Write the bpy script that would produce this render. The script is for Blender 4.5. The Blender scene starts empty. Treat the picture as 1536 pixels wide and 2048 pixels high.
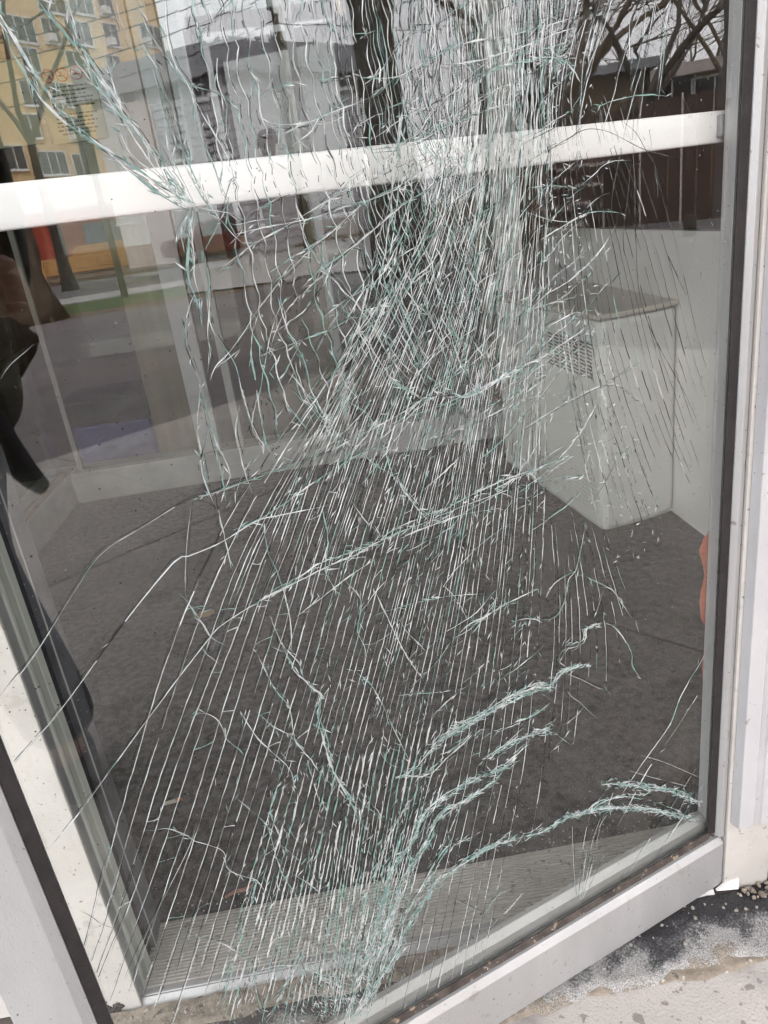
import bpy, bmesh, math, random
from mathutils import Vector, Matrix, noise
rnd = random.Random(11)
scene = bpy.context.scene
COL = scene.collection
R = math.radians
V = Vector

# ------------------------------------------------------------------ camera
FPX = 1490.0                                   # focal length for a frame 1536 wide
PITCH, ROLL, YAW = R(21.877), R(7.853), R(3.65)
CAM = V((0.0, 0.0, 0.988))
def rotz(v, a):
    return V((v[0]*math.cos(a)-v[1]*math.sin(a), v[0]*math.sin(a)+v[1]*math.cos(a), v[2]))
_f = V((0, math.cos(PITCH), -math.sin(PITCH)))
_d0 = V((0, -math.sin(PITCH), -math.cos(PITCH)))
_r0 = V((1, 0, 0))
_r = _r0*math.cos(ROLL) + _d0*math.sin(ROLL)
_d = -_r0*math.sin(ROLL) + _d0*math.cos(ROLL)
CF, CR, CD = rotz(_f, -YAW), rotz(_r, -YAW), rotz(_d, -YAW)
cam = bpy.data.cameras.new('camera')
cam.sensor_fit = 'HORIZONTAL'; cam.sensor_width = 36.0
cam.lens = 36.0*FPX/1536.0
cam.clip_start = 0.02; cam.clip_end = 3000
camo = bpy.data.objects.new('camera', cam); COL.objects.link(camo)
m3 = Matrix((CR, -CD, -CF)).transposed()
camo.matrix_world = Matrix.Translation(CAM) @ m3.to_4x4()
scene.camera = camo

# ------------------------------------------------------------------ sky, sun, exposure (overcast afternoon)
SUN_EL, SUN_AZ = R(45), R(322)                 # azimuth measured from +Y clockwise
w = bpy.data.worlds.new('World'); scene.world = w; w.use_nodes = True
nt = w.node_tree; nt.nodes.clear()
sky = nt.nodes.new('ShaderNodeTexSky'); sky.sky_type = 'NISHITA'; sky.sun_disc = False
sky.sun_elevation = SUN_EL; sky.sun_rotation = SUN_AZ
sky.air_density = 1.0; sky.dust_density = 4.0; sky.ozone_density = 1.2
hs = nt.nodes.new('ShaderNodeHueSaturation'); hs.inputs['Saturation'].default_value = 0.22
tc = nt.nodes.new('ShaderNodeTexCoord')
cn = nt.nodes.new('ShaderNodeTexNoise'); cn.inputs['Scale'].default_value = 2.6; cn.inputs['Detail'].default_value = 5
cr = nt.nodes.new('ShaderNodeMapRange'); cr.inputs['To Min'].default_value = 0.85; cr.inputs['To Max'].default_value = 1.15
mul = nt.nodes.new('ShaderNodeMixRGB'); mul.blend_type = 'MULTIPLY'; mul.inputs['Fac'].default_value = 1
over = nt.nodes.new('ShaderNodeMixRGB'); over.inputs['Fac'].default_value = 0.6
over.inputs['Color2'].default_value = (22.6, 22.3, 23.1, 1)   # even cloud deck
bg = nt.nodes.new('ShaderNodeBackground'); bg.inputs['Strength'].default_value = 0.12
wo = nt.nodes.new('ShaderNodeOutputWorld')
L = nt.links.new
L(sky.outputs[0], hs.inputs['Color']); L(hs.outputs[0], over.inputs['Color1'])
L(tc.outputs['Generated'], cn.inputs['Vector']); L(cn.outputs[0], cr.inputs['Value'])
L(over.outputs[0], mul.inputs['Color1']); L(cr.outputs[0], mul.inputs['Color2'])
L(mul.outputs[0], bg.inputs['Color']); L(bg.outputs[0], wo.inputs['Surface'])
sun = bpy.data.lights.new('sun', 'SUN'); sun.energy = 1.5; sun.angle = R(18); sun.color = (1.0, 0.97, 0.93)
suno = bpy.data.objects.new('sun', sun); COL.objects.link(suno)
sd = V((math.sin(SUN_AZ)*math.cos(SUN_EL), math.cos(SUN_AZ)*math.cos(SUN_EL), math.sin(SUN_EL)))
suno.rotation_euler = sd.to_track_quat('Z', 'Y').to_euler(); suno.location = sd*30
vs = scene.view_settings
vs.view_transform = 'Standard'; vs.look = 'None'; vs.gamma = 1; vs.exposure = 1.58
vs.use_curve_mapping = False
cy = scene.cycles
cy.max_bounces = 8; cy.transparent_max_bounces = 24; cy.diffuse_bounces = 3; cy.glossy_bounces = 3
cy.use_adaptive_sampling = True; cy.adaptive_threshold = 0.03
cy.caustics_reflective = False; cy.caustics_refractive = False
cy.use_denoising = True
try:
    cy.denoiser = 'OPENIMAGEDENOISE'; cy.denoising_input_passes = 'RGB_ALBEDO_NORMAL'; cy.denoising_prefilter = 'ACCURATE'
except Exception: pass
cy.sample_clamp_indirect = 6.0

# ------------------------------------------------------------------ layout frames
DA = V((0.45396, 0.75702, 0.0))                # hinge foot of the open door, front face
DS = V((-0.94102848, -0.33832735, 0.0))        # along the door, hinge to free edge
DN = V((0.33832735, -0.94102848, 0.0))         # out of the door, to the street
GLASS = -0.012                                 # glass face behind the front face
def D(s, n, z): return DA + DS*s + DN*n + V((0, 0, z))
def ray(px, py):
    return CF + CR*((px-768.0)/FPX) + CD*((py-1024.0)/FPX)
def seen(px, py, d):
    """point of the street, d metres away on the ground, that the pane mirrors"""
    r = ray(px, py); t = (GLASS-(CAM-DA).dot(DN))/r.dot(DN); q = CAM + r*t
    r2 = r - DN*(2*r.dot(DN)); k = math.hypot(r2.x, r2.y)
    return q + r2*(d/k)
def seen_ground(px, py, z=0.0):
    r = ray(px, py); t = (GLASS-(CAM-DA).dot(DN))/r.dot(DN); q = CAM + r*t
    r2 = r - DN*(2*r.dot(DN)); return q + r2*((z-q.z)/r2.z)
def seen_wall(px, py, P0, P1):
    r = ray(px, py); t = (GLASS-(CAM-DA).dot(DN))/r.dot(DN); q = CAM + r*t
    r2 = r - DN*(2*r.dot(DN)); e = P1-P0; nn = V((e.y, -e.x, 0))
    k = (P0-q).dot(nn)/r2.dot(nn); h = q + r2*k
    return (h-P0).dot(e)/e.length, h.z
def floor_at(px, py, z=0.0):
    r = ray(px, py); return CAM + r*((z-CAM.z)/r.z)

# ------------------------------------------------------------------ materials
MATS = {}
def pmat(name, col, col2=None, scale=8.0, rough=0.6, bump=0.0, bscale=None, metallic=0.0, detail=4.0,
         spots=None, stretch=None, spec=0.4, contrast=(0.35, 0.65)):
    if name in MATS: return MATS[name]
    m = bpy.data.materials.new(name); m.use_nodes = True
    t = m.node_tree; b = t.nodes['Principled BSDF']
    b.inputs['Roughness'].default_value = rough; b.inputs['Metallic'].default_value = metallic
    b.inputs['Specular IOR Level'].default_value = spec
    co = t.nodes.new('ShaderNodeTexCoord'); vec = co.outputs['Object']
    if stretch:
        mp = t.nodes.new('ShaderNodeMapping'); mp.inputs['Scale'].default_value = stretch
        t.links.new(vec, mp.inputs['Vector']); vec = mp.outputs[0]
    n = t.nodes.new('ShaderNodeTexNoise'); n.inputs['Scale'].default_value = scale; n.inputs['Detail'].default_value = detail
    n.inputs['Roughness'].default_value = 0.6
    t.links.new(vec, n.inputs['Vector'])
    cr = t.nodes.new('ShaderNodeValToRGB')
    cr.color_ramp.elements[0].position = contrast[0]; cr.color_ramp.elements[1].position = contrast[1]
    c2 = col2 or tuple(c*0.82 for c in col)
    cr.color_ramp.elements[0].color = (*c2, 1); cr.color_ramp.elements[1].color = (*col, 1)
    t.links.new(n.outputs[0], cr.inputs[0]); out = cr.outputs[0]
    for sp in (spots or []):
        sc, lo, hi, scol = sp
        n2 = t.nodes.new('ShaderNodeTexNoise'); n2.inputs['Scale'].default_value = sc; n2.inputs['Detail'].default_value = 3
        t.links.new(co.outputs['Object'], n2.inputs['Vector'])
        mr = t.nodes.new('ShaderNodeMapRange'); mr.inputs['From Min'].default_value = lo; mr.inputs['From Max'].default_value = hi
        t.links.new(n2.outputs[0], mr.inputs['Value'])
        mx = t.nodes.new('ShaderNodeMixRGB'); mx.inputs['Color2'].default_value = (*scol, 1)
        t.links.new(mr.outputs[0], mx.inputs['Fac']); t.links.new(out, mx.inputs['Color1']); out = mx.outputs[0]
    t.links.new(out, b.inputs['Base Color'])
    if bump:
        n3 = t.nodes.new('ShaderNodeTexNoise'); n3.inputs['Scale'].default_value = bscale or scale*4; n3.inputs['Detail'].default_value = 4
        t.links.new(vec, n3.inputs['Vector'])
        bp = t.nodes.new('ShaderNodeBump'); bp.inputs['Strength'].default_value = bump; bp.inputs['Distance'].default_value = 0.002
        t.links.new(n3.outputs[0], bp.inputs['Height']); t.links.new(bp.outputs[0], b.inputs['Normal'])
    MATS[name] = m; return m
def emat(name, col, st):
    if name in MATS: return MATS[name]
    m = bpy.data.materials.new(name); m.use_nodes = True
    b = m.node_tree.nodes['Principled BSDF']; b.inputs['Base Color'].default_value = (*col, 1)
    b.inputs['Emission Color'].default_value = (*col, 1); b.inputs['Emission Strength'].default_value = st
    MATS[name] = m; return m
def glassmat(name, base, tint, bump=0.0, bscale=20.0, rough=0.0, shards=0.0):
    if name in MATS: return MATS[name]
    m = bpy.data.materials.new(name); m.use_nodes = True
    t = m.node_tree; t.nodes.clear()
    o = t.nodes.new('ShaderNodeOutputMaterial'); mx = t.nodes.new('ShaderNodeMixShader')
    tr = t.nodes.new('ShaderNodeBsdfTransparent'); tr.inputs[0].default_value = (*tint, 1)
    gl = t.nodes.new('ShaderNodeBsdfGlossy'); gl.inputs['Roughness'].default_value = rough
    lw = t.nodes.new('ShaderNodeLayerWeight'); lw.inputs['Blend'].default_value = .5
    fr = t.nodes.new('ShaderNodeMath'); fr.operation = 'POWER'; fr.inputs[1].default_value = 5.0
    t.links.new(lw.outputs['Facing'], fr.inputs[0])
    ad = t.nodes.new('ShaderNodeMath'); ad.operation = 'ADD'; ad.inputs[1].default_value = base; ad.use_clamp = True
    t.links.new(fr.outputs[0], ad.inputs[0]); t.links.new(ad.outputs[0], mx.inputs[0])
    t.links.new(tr.outputs[0], mx.inputs[1]); t.links.new(gl.outputs[0], mx.inputs[2]); t.links.new(mx.outputs[0], o.inputs[0])
    if bump:
        co = t.nodes.new('ShaderNodeTexCoord')
        n = t.nodes.new('ShaderNodeTexNoise'); n.inputs['Scale'].default_value = bscale; n.inputs['Detail'].default_value = 2
        bp = t.nodes.new('ShaderNodeBump'); bp.inputs['Strength'].default_value = bump; bp.inputs['Distance'].default_value = 0.001
        t.links.new(co.outputs['Object'], n.inputs['Vector']); t.links.new(n.outputs[0], bp.inputs['Height'])
        t.links.new(bp.outputs[0], gl.inputs['Normal'])
    if shards:
        co = t.nodes.new('ShaderNodeTexCoord'); ge = t.nodes.new('ShaderNodeNewGeometry')
        mp = t.nodes.new('ShaderNodeMapping'); mp.inputs['Scale'].default_value = (1, 1, .45)
        vo = t.nodes.new('ShaderNodeTexVoronoi'); vo.inputs['Scale'].default_value = 85
        sb = t.nodes.new('ShaderNodeVectorMath'); sb.operation = 'SUBTRACT'; sb.inputs[1].default_value = (.5, .5, .5)
        dt = t.nodes.new('ShaderNodeVectorMath'); dt.operation = 'DOT_PRODUCT'; dt.inputs[1].default_value = tuple(DS)
        m1 = t.nodes.new('ShaderNodeMapRange'); m1.inputs['From Min'].default_value = .12; m1.inputs['From Max'].default_value = .24; m1.inputs['To Max'].default_value = shards
        m2 = t.nodes.new('ShaderNodeMapRange'); m2.inputs['From Min'].default_value = .56; m2.inputs['From Max'].default_value = .46
        mm = t.nodes.new('ShaderNodeMath'); mm.operation = 'MULTIPLY'
        sc = t.nodes.new('ShaderNodeVectorMath'); sc.operation = 'SCALE'
        ad2 = t.nodes.new('ShaderNodeVectorMath'); ad2.operation = 'ADD'; no = t.nodes.new('ShaderNodeVectorMath'); no.operation = 'NORMALIZE'
        K = t.links.new
        K(co.outputs['Object'], mp.inputs['Vector']); K(mp.outputs[0], vo.inputs['Vector']); K(vo.outputs['Color'], sb.inputs[0])
        K(co.outputs['Object'], dt.inputs[0]); K(dt.outputs['Value'], m1.inputs['Value']); K(dt.outputs['Value'], m2.inputs['Value'])
        K(m1.outputs[0], mm.inputs[0]); K(m2.outputs[0], mm.inputs[1]); K(sb.outputs[0], sc.inputs[0]); K(mm.outputs[0], sc.inputs['Scale'])
        K(ge.outputs['Normal'], ad2.inputs[0]); K(sc.outputs[0], ad2.inputs[1]); K(ad2.outputs[0], no.inputs[0]); K(no.outputs[0], gl.inputs['Normal'])
    MATS[name] = m; return m
def crackmat(name, col, transp, rough=0.2, spec=0.6):
    if name in MATS: return MATS[name]
    m = bpy.data.materials.new(name); m.use_nodes = True
    t = m.node_tree; b = t.nodes['Principled BSDF']; o = t.nodes['Material Output']
    b.inputs['Roughness'].default_value = rough; b.inputs['Specular IOR Level'].default_value = spec
    co = t.nodes.new('ShaderNodeTexCoord')
    n = t.nodes.new('ShaderNodeTexNoise'); n.inputs['Scale'].default_value = 160; n.inputs['Detail'].default_value = 2
    t.links.new(co.outputs['Object'], n.inputs['Vector'])
    cr = t.nodes.new('ShaderNodeValToRGB'); cr.color_ramp.elements[0].position = .35; cr.color_ramp.elements[1].position = .65
    cr.color_ramp.elements[0].color = (*[c*.65 for c in col], 1); cr.color_ramp.elements[1].color = (*col, 1)
    t.links.new(n.outputs[0], cr.inputs[0]); t.links.new(cr.outputs[0], b.inputs['Base Color'])
    if transp <= 0: MATS[name] = m; return m
    tr = t.nodes.new('ShaderNodeBsdfTransparent'); mx = t.nodes.new('ShaderNodeMixShader')
    mr = t.nodes.new('ShaderNodeMapRange'); mr.inputs['From Min'].default_value = .3; mr.inputs['From Max'].default_value = .7
    mr.inputs['To Min'].default_value = min(1, transp+.25); mr.inputs['To Max'].default_value = max(0, transp-.25)
    t.links.new(n.outputs[0], mr.inputs['Value']); t.links.new(mr.outputs[0], mx.inputs[0])
    t.links.new(b.outputs[0], mx.inputs[1]); t.links.new(tr.outputs[0], mx.inputs[2]); t.links.new(mx.outputs[0], o.inputs['Surface'])
    MATS[name] = m; return m

# ------------------------------------------------------------------ mesh builder
class MB:
    def __init__(s): s.v = []; s.f = []; s.mi = []; s.sm = []
    def quad(s, a, b, c, d, mi=0):
        i = len(s.v); s.v += [V(a), V(b), V(c), V(d)]; s.f.append((i, i+1, i+2, i+3)); s.mi.append(mi); s.sm.append(False); return s
    def tri(s, a, b, c, mi=0):
        i = len(s.v); s.v += [V(a), V(b), V(c)]; s.f.append((i, i+1, i+2)); s.mi.append(mi); s.sm.append(False); return s
    def hexa(s, p, mi=0):
        i = len(s.v); s.v += [V(x) for x in p]
        for q in ((0,3,2,1),(4,5,6,7),(0,1,5,4),(1,2,6,5),(2,3,7,6),(3,0,4,7)):
            s.f.append(tuple(i+k for k in q)); s.mi.append(mi); s.sm.append(False)
        return s
    def box(s, x0, x1, y0, y1, z0, z1, mi=0):
        return s.hexa([(x0,y0,z0),(x1,y0,z0),(x1,y1,z0),(x0,y1,z0),(x0,y0,z1),(x1,y0,z1),(x1,y1,z1),(x0,y1,z1)], mi)
    def dbox(s, s0, s1, n0, n1, z0, z1, mi=0):     # box in the door's own frame
        return s.hexa([D(s0,n1,z0),D(s1,n1,z0),D(s1,n0,z0),D(s0,n0,z0),D(s0,n1,z1),D(s1,n1,z1),D(s1,n0,z1),D(s0,n0,z1)], mi)
    def prism(s, pts, up, mi=0, caps=True):        # pts: outline, up: extrusion vector
        i = len(s.v); n = len(pts); up = V(up)
        s.v += [V(p) for p in pts] + [V(p)+up for p in pts]
        for k in range(n):
            s.f.append((i+k, i+(k+1) % n, i+n+(k+1) % n, i+n+k)); s.mi.append(mi); s.sm.append(False)
        if caps:
            s.f.append(tuple(i+k for k in reversed(range(n)))); s.f.append(tuple(i+n+k for k in range(n)))
            s.mi += [mi, mi]; s.sm += [False, False]
        return s
    def tube(s, pts, rad, seg=6, mi=0, cap=True):
        pts = [V(p) for p in pts]; n = len(pts)
        rs = rad if isinstance(rad, (list, tuple)) else [rad]*n
        i0 = len(s.v); ref = None
        for k, p in enumerate(pts):
            tdir = (pts[min(k+1, n-1)]-pts[max(k-1, 0)])
            if tdir.length < 1e-9: tdir = V((0, 0, 1))
            tdir.normalize()
            if ref is None: ref = V((1, 0, 0)) if abs(tdir.x) < .8 else V((0, 1, 0))
            u = (ref - tdir*ref.dot(tdir)).normalized(); ref = u; vv = tdir.cross(u)
            for j in range(seg):
                a = 2*math.pi*j/seg; s.v.append(p + (u*math.cos(a)+vv*math.sin(a))*rs[k])
        for k in range(n-1):
            for j in range(seg):
                a = i0+k*seg+j; b = i0+k*seg+(j+1) % seg
                s.f.append((a, b, b+seg, a+seg)); s.mi.append(mi); s.sm.append(True)
        if cap:
            s.f.append(tuple(i0+j for j in reversed(range(seg)))); s.f.append(tuple(i0+(n-1)*seg+j for j in range(seg)))
            s.mi += [mi, mi]; s.sm += [False, False]
        return s
    def blob(s, c, rx, ry, rz, seg=8, rings=5, jit=0.0, mi=0, half=False):
        i0 = len(s.v); c = V(c); lo = 0.0 if half else -math.pi/2
        for k in range(rings+1):
            ph = lo + (math.pi/2-lo)*k/rings
            for j in range(seg):
                a = 2*math.pi*j/seg; q = 1+rnd.uniform(-jit, jit)
                s.v.append(c + V((math.cos(ph)*math.cos(a)*rx*q, math.cos(ph)*math.sin(a)*ry*q, math.sin(ph)*rz)))
        for k in range(rings):
            for j in range(seg):
                a = i0+k*seg+j; b = i0+k*seg+(j+1) % seg
                s.f.append((a, b, b+seg, a+seg)); s.mi.append(mi); s.sm.append(True)
        return s
    def build(s, name, mats, parent=None, label=None, cat=None, group=None, kind=None, bevel=0, smooth=None):
        if not isinstance(mats, (list, tuple)): mats = [mats]
        org = ORG[parent.name] if parent else None
        if org is None:
            xs = [p.x for p in s.v]; ys = [p.y for p in s.v]; zs = [p.z for p in s.v]
            org = V(((min(xs)+max(xs))/2, (min(ys)+max(ys))/2, min(zs)))
        me = bpy.data.meshes.new(name); me.from_pydata([tuple(p-org) for p in s.v], [], s.f)
        for m in mats: me.materials.append(m)
        me.polygons.foreach_set('material_index', s.mi)
        me.polygons.foreach_set('use_smooth', s.sm if smooth is None else [smooth]*len(s.f))
        me.update()
        o = bpy.data.objects.new(name, me); COL.objects.link(o)
        if parent: o.parent = parent
        else: o.location = org
        ORG[o.name] = org
        if bevel:
            b = o.modifiers.new('bevel', 'BEVEL'); b.width = bevel; b.segments = 2; b.limit_method = 'ANGLE'; b.angle_limit = R(35)
        tag(o, label, cat, group, kind); return o
ORG = {}
def tag(o, label=None, cat=None, group=None, kind=None):
    if label: o['label'] = label
    if cat: o['category'] = cat
    if group: o['group'] = group
    if kind: o['kind'] = kind
    return o
def thing(name, loc, label, cat, group=None):
    o = bpy.data.objects.new(name, None); COL.objects.link(o); o.location = loc; o.empty_display_size = .1
    ORG[o.name] = V(loc); return tag(o, label, cat, group)

# ------------------------------------------------------------------ palette
M_slab = pmat('concrete', (.50,.465,.435), (.42,.39,.36), 5, .85, .6, 260, spots=[(45, .62, .655, (.25,.225,.20)), (95, .64, .675, (.27,.245,.22)), (9, .56, .72, (.30,.28,.26)), (400, .62, .70, (.25,.23,.21))])
M_asph = pmat('asphalt', (.175,.16,.165), (.12,.11,.113), 3, .8, .6, 90, spots=[(.5, .5, .7, (.20,.175,.17))])
M_road = pmat('road', (.15,.145,.15), (.10,.098,.105), 1.2, .7, .3, 60)
M_walk = pmat('sidewalk', (.46,.44,.43), (.36,.35,.34), 1.5, .85, .2, 40)
M_grass = pmat('grass', (.075,.13,.02), (.035,.062,.012), 6, .9, .8, 60, spots=[(1.2, .55, .7, (.17,.13,.06))])
M_soil = pmat('soil', (.20,.135,.085), (.12,.085,.055), 3, .95, .8, 50)
M_alu = pmat('aluminium', (.43,.43,.432), (.375,.375,.374), 14, .42, .25, 700, metallic=.35, stretch=(1,1,.25), spots=[(85, .70, .73, (.22,.21,.20)), (5, .52, .75, (.385,.38,.375)), (260, .70, .73, (.14,.135,.13)), (30, .66, .72, (.32,.31,.29))])
M_alu2 = pmat('painted_aluminium', (.465,.463,.475), (.425,.423,.435), 9, .45, .2, 500, metallic=.1, spots=[(55, .70, .72, (.30,.28,.26)), (260, .70, .73, (.20,.19,.18)), (7, .55, .75, (.41,.408,.415))])
M_bar = pmat('push_bar_metal', (.90,.90,.92), (.84,.84,.86), 30, .38, .1, 400, metallic=.1, stretch=(.1,.1,1))
M_gask = pmat('gasket_rubber', (.022,.018,.018), (.012,.010,.010), 60, .6, .4, 300)
M_gaskd = pmat('dirty_gasket', (.085,.07,.06), (.035,.028,.026), 45, .85, .7, 260, spots=[(70, .6, .66, (.28,.22,.16)), (200, .66, .7, (.35,.33,.30))])
M_jamb = pmat('jamb_paint', (.50,.485,.455), (.44,.42,.39), 10, .6, .4, 120, spots=[(30, .62, .66, (.40,.385,.35)), (130, .67, .71, (.22,.20,.18))])
M_jambg = pmat('jamb_grey', (.36,.37,.37), (.23,.235,.24), 12, .5, .3, 200, metallic=.3, stretch=(1,1,.2), spots=[(160, .68, .72, (.6,.6,.58))])
M_jambl = pmat('jamb_strip', (.52,.54,.50), (.42,.44,.41), 20, .5, .2, 200, stretch=(1,1,.2))
M_jambd = pmat('jamb_dark', (.13,.135,.145), (.08,.082,.09), 20, .5, .2, 200, spots=[(220, .68, .72, (.45,.45,.44))])
M_pile = pmat('pile_strip', (.03,.03,.034), (.015,.015,.018), 80, .95, .8, 400, spots=[(260, .70, .74, (.35,.35,.36))])
M_thr = pmat('threshold_aluminium', (.54,.52,.49), (.42,.40,.37), 16, .5, .2, 300, metallic=.3, spots=[(90, .63, .68, (.24,.215,.18))])
def patchmat():
    m = bpy.data.materials.new('tar_patch'); m.use_nodes = True; t = m.node_tree; b = t.nodes['Principled BSDF']; K = t.links.new
    b.inputs['Roughness'].default_value = .85
    co = t.nodes.new('ShaderNodeTexCoord'); sx = t.nodes.new('ShaderNodeSeparateXYZ'); K(co.outputs['Object'], sx.inputs[0])
    def nz(sc, det=5):
        n = t.nodes.new('ShaderNodeTexNoise'); n.inputs['Scale'].default_value = sc; n.inputs['Detail'].default_value = det; n.inputs['Roughness'].default_value = .68
        K(co.outputs['Object'], n.inputs['Vector']); return n.outputs[0]
    def mth(op, a_, b_):
        n = t.nodes.new('ShaderNodeMath'); n.operation = op
        for i, q in enumerate((a_, b_)):
            if hasattr(q, 'links') or hasattr(q, 'is_linked'): K(q, n.inputs[i])
            else: n.inputs[i].default_value = q
        return n.outputs[0]
    yn = mth('MULTIPLY_ADD' if False else 'MULTIPLY', sx.outputs['Y'], 7.0)
    f = mth('ADD', yn, mth('MULTIPLY', nz(11, 8), 1.5)); f = mth('ADD', f, mth('MULTIPLY', nz(320, 3), .55)); f = mth('SUBTRACT', f, .66)
    cr = t.nodes.new('ShaderNodeValToRGB'); el = cr.color_ramp.elements
    el[0].position = -.0; el[0].color = (.33,.29,.24,1); el[1].position = 1; el[1].color = (.014,.014,.016,1)
    for p_, c_ in ((.08,(.24,.21,.175)),(.16,(.40,.39,.375)),(.30,(.36,.355,.345)),(.42,(.10,.10,.102)),(.55,(.028,.027,.03)),(.68,(.05,.049,.05)),(.80,(.018,.018,.02))):
        q = el.new(p_); q.color = (*c_, 1)
    K(f, cr.inputs[0])
    g = t.nodes.new('ShaderNodeMapRange'); g.inputs['From Min'].default_value = .38; g.inputs['From Max'].default_value = .66; g.inputs['To Min'].default_value = .45; g.inputs['To Max'].default_value = 1.35
    K(nz(700, 2), g.inputs['Value'])
    mx = t.nodes.new('ShaderNodeMixRGB'); mx.blend_type = 'MULTIPLY'; mx.inputs[0].default_value = 1; K(cr.outputs[0], mx.inputs[1]); K(g.outputs[0], mx.inputs[2]); K(mx.outputs[0], b.inputs['Base Color'])
    bp = t.nodes.new('ShaderNodeBump'); bp.inputs['Strength'].default_value = .8; bp.inputs['Distance'].default_value = .002; K(nz(350, 4), bp.inputs['Height']); K(bp.outputs[0], b.inputs['Normal'])
    return m
M_patch = patchmat()
M_dirt = pmat('dirt', (.32,.275,.225), (.19,.16,.125), 40, .95, 1.0, 150, spots=[(150, .62, .68, (.45,.42,.38)), (60, .62, .7, (.09,.08,.06))])
M_plaster = pmat('plaster', (.88,.86,.82), (.84,.82,.78), 3, .8, .25, 60, spots=[(5, .60, .75, (.79,.77,.73)), (40, .70, .73, (.52,.50,.47))])
M_ledge = pmat('stone_ledge', (.40,.40,.395), (.33,.33,.325), 8, .5, .2, 80, spots=[(3, .55, .7, (.46,.46,.45))])
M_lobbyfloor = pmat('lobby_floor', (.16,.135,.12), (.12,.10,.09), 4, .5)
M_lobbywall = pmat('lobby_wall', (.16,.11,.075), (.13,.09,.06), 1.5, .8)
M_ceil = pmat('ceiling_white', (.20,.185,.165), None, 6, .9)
M_tan = pmat('tan_wood', (.33,.235,.15), (.26,.18,.11), 5, .5, stretch=(4,4,.4))
M_darkdoor = pmat('dark_door', (.055,.042,.035), (.035,.028,.025), 6, .5, stretch=(4,4,.4))
M_mat = pmat('floor_mat', (.050,.049,.051), (.005,.005,.005), 48, .95, 1.0, 420, contrast=(.42,.60), detail=10.0, spots=[(300, .60, .66, (.085,.08,.077)), (2.0, .52, .7, (.046,.044,.044)), (210, .69, .71, (.34,.33,.31))])  # carpet mottle; its dark dabs also imitate wet spots mirrored in the pane
M_heat = pmat('heater_enamel', (.90,.885,.85), (.87,.855,.81), 4, .5, .05, 80)
M_heattop = pmat('heater_top', (.70,.65,.56), (.66,.60,.51), 6, .5)
M_dark = pmat('dark_void', (.02,.02,.02), None, 5, .8)
M_brickw = pmat('facade_masonry', (.50,.47,.43), (.40,.37,.33), 6, .9, .8, 80, spots=[(40, .62, .68, (.62,.60,.57))])
M_paper = pmat('paper_sheet', (.60,.66,.52), (.56,.62,.49), 5, .8)
M_red = pmat('print_red', (.55,.07,.04), None, 5, .6)
M_ink = pmat('print_ink', (.05,.05,.05), None, 5, .6)
M_orange = pmat('orange_film', (.42,.13,.07), (.33,.09,.045), 60, .45, .6, 60)
M_leaf = pmat('dry_leaf', (.36,.24,.13), (.24,.15,.08), 120, .9, .6)
M_pebble = pmat('pebble', (.36,.33,.29), (.20,.18,.16), 90, .9, .5)
M_blue = pmat('blue_plastic', (.11,.12,.42), (.09,.10,.36), 5, .45)

# ------------------------------------------------------------------ ground and street surfaces
TD = V((.93, .37, 0)).normalized(); TM = V((TD.y, -TD.x, 0))     # along the street / away from the door
def strip(name, m0, m1, z, mat, t0=-140, t1=160, kind='structure', step=None):
    b = MB(); O = V((0, 0, z))
    b.quad(O+TD*t0+TM*m0, O+TD*t1+TM*m0, O+TD*t1+TM*m1, O+TD*t0+TM*m1)
    if (b.v[1]-b.v[0]).cross(b.v[2]-b.v[0]).z < 0: b.f = [tuple(reversed(f)) for f in b.f]
    return b.build(name, mat, kind=kind)
g = MB(); g.quad((-900,-900,-.30),(900,-900,-.30),(900,900,-.30),(-900,900,-.30)); g.build('ground', M_soil, kind='structure')
strip('parking_lot', -4, 12.6, -.014, M_asph)
strip('soil_bed', 12.6, 14.2, -.010, M_soil)
strip('lawn', 13.5, 16.4, -.004, M_grass)
k = MB(); k.hexa([TD*-140+TM*16.4+V((0,0,-.2)), TD*160+TM*16.4+V((0,0,-.2)), TD*160+TM*18.6+V((0,0,-.2)), TD*-140+TM*18.6+V((0,0,-.2)),
                  TD*-140+TM*16.4+V((0,0,.02)), TD*160+TM*16.4+V((0,0,.02)), TD*160+TM*18.6+V((0,0,.02)), TD*-140+TM*18.6+V((0,0,.02))])
k.build('sidewalk', M_walk, kind='structure')
strip('road', 18.6, 29, -.02, M_road)
k = MB(); k.hexa([TD*-140+TM*29+V((0,0,-.2)), TD*160+TM*29+V((0,0,-.2)), TD*160+TM*120+V((0,0,-.2)), TD*-140+TM*120+V((0,0,-.2)),
                  TD*-140+TM*29+V((0,0,.1)), TD*160+TM*29+V((0,0,.1)), TD*160+TM*120+V((0,0,.1)), TD*-140+TM*120+V((0,0,.1))])
k.build('building_plots', M_soil, kind='structure')
pts = [seen_ground(372,590), seen_ground(800,532), seen_ground(1000,470), seen_ground(1040,410), seen_ground(840,432), seen_ground(400,497)]
dv = MB(); i0 = len(dv.v); dv.v += [V((p.x, p.y, .024)) for p in pts]; dv.f.append(tuple(range(6))); dv.mi.append(0); dv.sm.append(False)
if (dv.v[1]-dv.v[0]).cross(dv.v[2]-dv.v[0]).z < 0: dv.f = [tuple(reversed(f)) for f in dv.f]
dv.build('concrete_driveway', M_walk, kind='structure')
# slab before the door: separate bays with open joints
bay = 0
for (x0, x1) in ((-3.2,-1.96),(-1.95,-.456),(-.45,1.034),(1.040,2.53),(2.536,4.0)):
    for (y0, y1) in ((-2.9,-1.306),(-1.3,.752)):
        b = MB(); b.box(x0, x1, y0, y1, -.12, 0.0)
        b.build('concrete_slab', M_slab, kind='structure', bevel=.003)

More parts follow.
